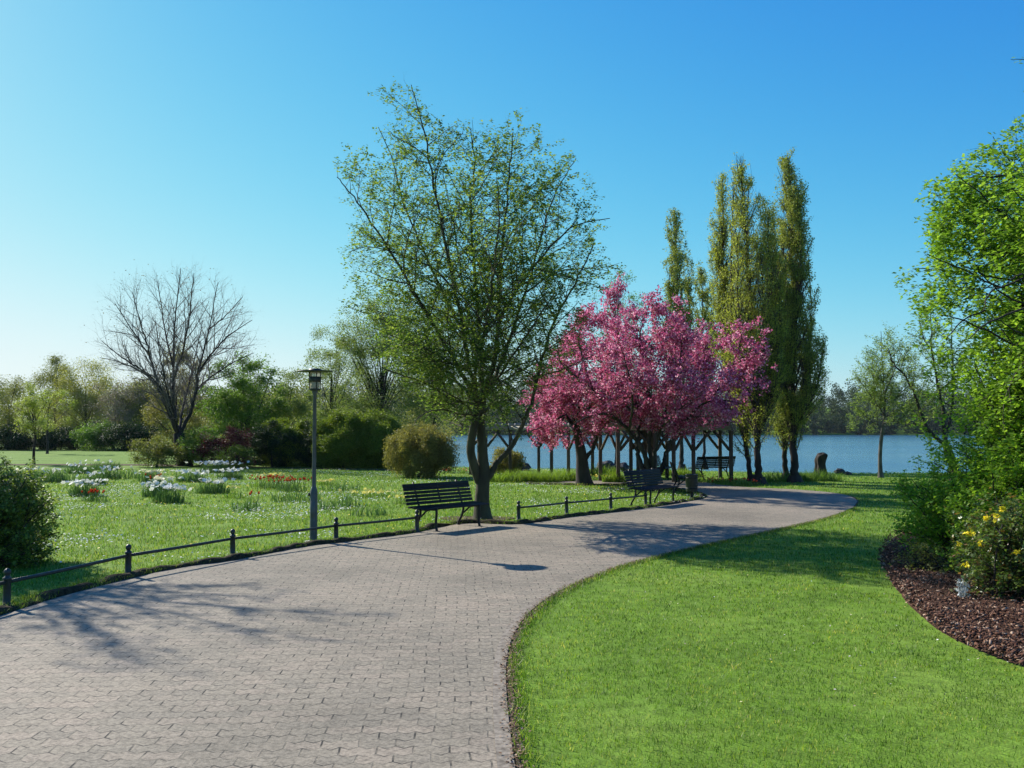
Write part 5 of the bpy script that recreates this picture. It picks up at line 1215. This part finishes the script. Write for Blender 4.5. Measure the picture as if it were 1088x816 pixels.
for k in range(4):
    a = k * math.pi / 2 + .5; m.box((math.cos(a) * .097, math.sin(a) * .097, 2.725), (.012, .012, .285))
part('lantern_frame', m, IRON, t, False)
FROST = noisy_mat('frosted_lamp_bulb', (.6, .56, .48), (.72, .68, .6), 5, .5, 0)
m = MB(); m.lathe([(0, 2.59), (.04, 2.59), (.055, 2.62), (.055, 2.68), (.03, 2.70), (0, 2.70)], n=20); part('bulb', m, FROST, t)
m = MB(); m.lathe([(0, 2.868), (.285, 2.872), (.298, 2.878), (.298, 2.888), (.10, 2.905), (.095, 2.925), (0, 2.93)], n=48); part('disc_roof', m, IRON_GREEN, t, False)

# ------------------------------------------------------------------ benches
def bench_proto(loc, rz, label):
    """faces local +x, length along local y"""
    t = thing('park_bench', label, 'bench', loc, rz, 'park benches')
    Lh = .92
    m = MB()
    for k in range(4):
        x = -.02 + k * .115; z = .435 + .012 * math.cos(k * 1.1)
        m.box((x, 0, z), (.088, 2 * Lh, .034), bev=.006)
    part('seat', m, BENCHWOOD, t, False)
    m = MB(); ang = R(18)
    Mx = Matrix.Rotation(-ang, 3, 'Y')
    for k in range(6):
        s = .05 + k * .068
        x = -.085 - math.sin(ang) * s; z = .46 + math.cos(ang) * s
        m.box((x, 0, z), (.026, 2 * Lh, .054 if k < 5 else .075), M=Mx, bev=.005)
    part('backrest', m, BENCHWOOD, t, False)
    for sy in (-1, 1):
        y = sy * .60
        m = MB(); m.tube(smooth_line([(.36, y, .415), (.37, y, .33), (.355, y, .20), (.36, y, .08), (.39, y, .0)], 4), [.024] * 17, 8); m.box((.39, y, .010), (.10, .05, .02), bev=.004)
        part('leg', m, IRON, t, True)
        m = MB(); m.tube(smooth_line([(-.06, y, .43), (-.05, y, .33), (-.09, y, .20), (-.16, y, .09), (-.19, y, .0)], 4), [.024] * 17, 8); m.box((-.19, y, .010), (.09, .05, .02), bev=.004)
        part('leg', m, IRON, t, True)
        m = MB()
        m.tube(smooth_line([(-.07, y, .24), (.02, y, .30), (.12, y, .375), (.24, y, .40), (.36, y, .40)], 4), [.018] * 17, 7)
        m.tube([(-.08, y, .413), (.39, y, .413)], .015, 6)
        m.tube([(-.068, y, .40), (-.068 - math.sin(ang) * .50 - .03, y, .42 + math.cos(ang) * .50)], .019, 7)
        part('support_frame', m, IRON, t, True)
    m = MB(); m.tube([(-.045 - .03 - math.sin(ang) * .05, 0, .48), (-.105 - math.sin(ang) * .36, 0, .46 + math.cos(ang) * .42)], .018, 6); part('centre_brace', m, IRON, t)
    return t
def kids(o): return [c for c in bpy.data.objects if c.parent == o]
def facing(fx, fy): return math.atan2(fy, fx)
bl = G(472, 561)
B0 = bench_proto((bl[0], bl[1], .0), facing(.77, -.63), 'near dark slatted bench at the path edge beside the shade tree trunk')
protos = kids(B0)
for (px, py, f, lb) in [(690, 536.0, (.80, -.60), 'second dark slatted bench in front of the cherry stems at the end of the rail'),
                        (722, 522, (.99, -.10), 'slatted bench seen from its end just behind the litter bin'),
                        (758, 509.0, (-.45, .89), 'black bench under the end bay of the pergola'),
                        (702, 508.5, (.95, -.3), 'half hidden bench between the cherry stems and the pergola')]:
    c = B0.copy(); COL.objects.link(c); g = G(px, py); c.location = g; c.rotation_euler = (0, 0, facing(*f)); c['label'] = lb
    for k in protos:
        d_ = k.copy(); COL.objects.link(d_); d_.parent = c

# ------------------------------------------------------------------ litter bin
g = G(735, 531); t = thing('litter_bin', 'dark green cylindrical litter bin on a post at the tip of the lawn', 'litter bin', g)
m = MB(); m.lathe([(.135, .22), (.15, .225), (.158, .24), (.162, .66), (.168, .665), (.168, .69), (.15, .69), (.148, .60), (0, .58)], n=24); part('bin_body', m, IRON_GREEN, t)
m = MB(); m.lathe([(0, .215), (.14, .218)], n=24); m.lathe([(.045, 0), (.045, .22)], n=12); part('bin_post', m, IRON, t)
m = MB(); m.lathe([(.160, .30), (.166, .30), (.166, .325), (.160, .325)], n=24); part('bin_hoop', m, IRON, t)
m = MB(); m.lathe([(.162, .58), (.168, .58), (.168, .60), (.162, .60)], n=24); part('bin_hoop', m, IRON, t)

# ------------------------------------------------------------------ pergola
front = [(500, 504.5), (542, 505), (586, 507), (604, 508.2), (638, 511), (657, 512.6), (696, 512.8), (716, 512.2), (737, 511.2), (777, 511.3)]
FP = [np.array(G(*p)) for p in front]
t = thing('pergola', 'long low weathered timber pergola with braced posts along the lake path', 'pergola', tuple(FP[1]))
O = FP[1]
def pp(name, m, mat, par, sm=False):
    o = bpy.data.objects.new(name, m.mesh(name, sm)); COL.objects.link(o); o.data.materials.append(mat); o.parent = par; return o
BP = []
for i, p in enumerate(FP):
    a = FP[max(i - 1, 0)]; b = FP[min(i + 1, len(FP) - 1)]; d = (b - a)[:2]; d /= np.linalg.norm(d); nrm = np.array([-d[1], d[0]])
    BP.append(p + np.array([nrm[0] * 2.4, nrm[1] * 2.4, 0]))
HT = 1.86
def beam_box(m, A, B, w, h, z):
    A = np.array(A); B = np.array(B); d = B - A; L = np.linalg.norm(d[:2]); M = Matrix.Rotation(math.atan2(d[1], d[0]), 3, 'Z')
    m.box(((A + B) / 2)[:2].tolist() + [z], (L, w, h), M=M)
for row, PTS in enumerate((FP, BP)):
    for i, p in enumerate(PTS):
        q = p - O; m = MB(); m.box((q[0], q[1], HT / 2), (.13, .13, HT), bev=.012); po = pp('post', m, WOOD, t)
        j0 = PTS[i - 1] if i > 0 else None; j1 = PTS[i + 1] if i < len(PTS) - 1 else None
        for j in (j0, j1):
            if j is None: continue
            d = (j - p); d /= np.linalg.norm(d); A = q + d * .06; A = np.array([A[0], A[1], HT - .72]); Bq = q + d * .62; Bq = np.array([Bq[0], Bq[1], HT - .01])
            m = MB(); m.tube([A, Bq], .055, 4, cap=True); pp('brace', m, WOOD, po)
    for a, b in zip(PTS[:-1], PTS[1:]):
        A = a - O; B = b - O; d = (B - A) / np.linalg.norm(B - A)
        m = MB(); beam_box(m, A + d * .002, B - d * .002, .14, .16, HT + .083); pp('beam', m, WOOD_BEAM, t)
    # end overhang
rj = 0
for i in range(len(FP) - 1):
    n = 6
    for k in range(n):
        u = (k + .5) / n; A = FP[i] * (1 - u) + FP[i + 1] * u - O; B = BP[i] * (1 - u) + BP[i + 1] * u - O; d = (B - A) / np.linalg.norm(B - A)
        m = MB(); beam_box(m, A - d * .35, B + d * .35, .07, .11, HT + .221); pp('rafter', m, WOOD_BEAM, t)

for k_ in (-3, -2):
    A = FP[k_] - O; B = FP[k_ + 1] - O; A2 = BP[k_] - O; B2 = BP[k_ + 1] - O; m = MB()
    ea = (B - A) * .003; eb = (B - A) * (.12 if k_ == -2 else -.003)
    c1, c2, c3, c4 = A + ea - (A2 - A) * .17, B + eb - (B2 - B) * .17, B2 + eb + (B2 - B) * .17, A2 + ea + (A2 - A) * .17
    z0_, z1_ = HT + .279, HT + .36
    V = [(*q[:2], z0_) for q in (c1, c2, c3, c4)] + [(*q[:2], z1_) for q in (c1, c2, c3, c4)]
    m.add(V, [(3, 2, 1, 0), (4, 5, 6, 7), (0, 1, 5, 4), (1, 2, 6, 5), (2, 3, 7, 6), (3, 0, 4, 7)])
    pp('roof', m, WOOD, t)

# ------------------------------------------------------------------ stump, stones
def rock(name, label, c, s, mat, seed, cat, top=None):
    import bmesh
    bm = bmesh.new(); bmesh.ops.create_icosphere(bm, subdivisions=4, radius=1)
    for v in bm.verts:
        n = pnoise(v.co * 1.6 + Vector((seed, 0, 0))) * .35 + pnoise(v.co * 4 + Vector((0, seed, 0))) * .12
        if top:
            z = v.co[2]; rad = math.hypot(v.co[0], v.co[1]) + 1e-6; a = math.atan2(v.co[1], v.co[0])
            want = min(1, rad * 1.9) * (1.0 + .16 * math.sin(5 * a + z * 2) + n * .5) * (1.25 - .35 * min(1, (z + 1)))
            if abs(z) > .93: want *= rad * 2.2
            v.co = Vector((v.co[0] / rad * want * s[0], v.co[1] / rad * want * s[1], max(0, (z * 1.05 + .95) * s[2]) + .05 * math.sin(3 * a)))
            v.co[0] += top * max(0, v.co[2] / s[2] - 1.2) ** 1.5
            continue
        v.co *= (1 + n); v.co = Vector((v.co[0] * s[0], v.co[1] * s[1], (v.co[2] + .75) * s[2]))
    me = bpy.data.meshes.new(name); bm.to_mesh(me); bm.free()
    for p_ in me.polygons: p_.use_smooth = True
    o = bpy.data.objects.new(name, me); COL.objects.link(o); me.materials.append(mat); o.location = c
    return tag(o, label, cat)
c = G(872, 505)
rock('tree_stump', 'tall dark weathered stump with an overhanging top between the poplars and the lake', (c[0], c[1], -.03), (.23, .22, .47), BARK_DARK, 3.1, 'stump', .13)
for k, (px, py, s, lb) in enumerate([(892, 503, .17, 'larger dark rounded stone on the grassy bank right of the stump'), (901, 504.5, .12, 'smaller dark stone on the bank beside the larger one'), (644, 501, .38, 'dark boulder at the water edge right of the single cherry trunk'), (660, 501, .30, 'dark boulder at the water edge behind the pergola posts'), (556, 500, .28, 'dark rounded boulder on the bank near the first pergola brace')]):
    c = G(px, py); rock('boulder', lb, (c[0], c[1], -.03), (s * 1.2, s, s * .8), STONE, 7.7 + k, 'stone')

# bare soil ring around the trunk of the shade tree
c = G(506, 553.5); ring = [(c[0] + math.cos(a) * .75 * (1 + .15 * math.sin(3 * a)), c[1] + .35 + math.sin(a) * .7 * (1 + .1 * math.cos(5 * a))) for a in np.linspace(0, 6.283, 30)[:-1]]
so = poly_sheet('soil_patch', ring, 0.016, SOIL); tag(so, kind='structure')

# ------------------------------------------------------------------ light, sky, camera
SUN_EL = R(31.5)
sdir = Vector((-.753, .658, 0)).normalized()             # towards the sun, on the ground
sd = Vector((sdir.x * math.cos(SUN_EL), sdir.y * math.cos(SUN_EL), math.sin(SUN_EL)))
EXPO = 0.75
L = bpy.data.lights.new('sun', 'SUN'); L.energy = 4.8; L.angle = R(.53); L.color = (1.0, .95, .86)
so = bpy.data.objects.new('sun', L); COL.objects.link(so); so.rotation_euler = sd.to_track_quat('Z', 'Y').to_euler(); so.location = (-20, 20, 30)
w = bpy.data.worlds.new('World'); SC.world = w; w.use_nodes = True; nt = w.node_tree
bgn = nt.nodes['Background']; sky = nt.nodes.new('ShaderNodeTexSky'); sky.sky_type = 'NISHITA'; sky.sun_disc = False
sky.sun_elevation = SUN_EL; sky.sun_rotation = math.atan2(sdir.x, sdir.y); sky.altitude = 0; sky.air_density = 1.0; sky.dust_density = .3; sky.ozone_density = 2.0
sp_ = nt.nodes.new('ShaderNodeSeparateColor'); cb_ = nt.nodes.new('ShaderNodeCombineColor'); nt.links.new(sky.outputs[0], sp_.inputs[0])
for ch, (gam, top_, kk) in enumerate([(2.1, .85, 2.9), (1.5, .97, 3.1), (.7, 1.05, 2.4)]):
    last = sp_.outputs[ch]
    for op, val in (('MULTIPLY', .1), ('POWER', gam), ('MULTIPLY', -kk)):
        m_ = N(nt, 'ShaderNodeMath', operation=op); m_.inputs[1].default_value = val; nt.links.new(last, m_.inputs[0]); last = m_.outputs[0]
    e_ = N(nt, 'ShaderNodeMath', operation='EXPONENT'); nt.links.new(last, e_.inputs[0])
    u_ = N(nt, 'ShaderNodeMath', operation='SUBTRACT'); u_.inputs[0].default_value = 1; nt.links.new(e_.outputs[0], u_.inputs[1])
    f_ = N(nt, 'ShaderNodeMath', operation='MULTIPLY'); f_.inputs[1].default_value = top_ * 10 / 2 ** EXPO; nt.links.new(u_.outputs[0], f_.inputs[0])
    nt.links.new(f_.outputs[0], cb_.inputs[ch])
nt.links.new(cb_.outputs[0], bgn.inputs[0]); bgn.inputs[1].default_value = .1
cam = bpy.data.cameras.new('camera'); co = bpy.data.objects.new('camera', cam); COL.objects.link(co); SC.camera = co
cam.sensor_width = 36; cam.lens = 36 * F / 1088; cam.clip_end = 3000; cam.clip_start = .1
co.location = (0, 0, 1.9); co.rotation_euler = (R(90) + TH, 0, 0)
SC.view_settings.view_transform = 'Standard'; SC.view_settings.look = 'None'; SC.view_settings.exposure = EXPO; SC.view_settings.gamma = 1
SC.cycles.use_denoising = True
SC.cycles.max_bounces = 6; SC.cycles.transparent_max_bounces = 4

# faint air over the lake and the far park
m_, nt_, out_ = new_mat('haze_air')
vp = nt_.nodes.new('ShaderNodeVolumePrincipled'); vp.inputs['Color'].default_value = (.78, .87, 1, 1); vp.inputs['Density'].default_value = .00006; vp.inputs['Anisotropy'].default_value = .2
nt_.links.new(vp.outputs[0], out_.inputs['Volume'])
mb_ = MB(); mb_.box((0, 720, 18), (1900, 1620, 42)); hz = link('haze', mb_.mesh('haze'), m_); tag(hz, 'thin bluish haze in the air over the lake and the far trees', 'haze', kind='stuff')
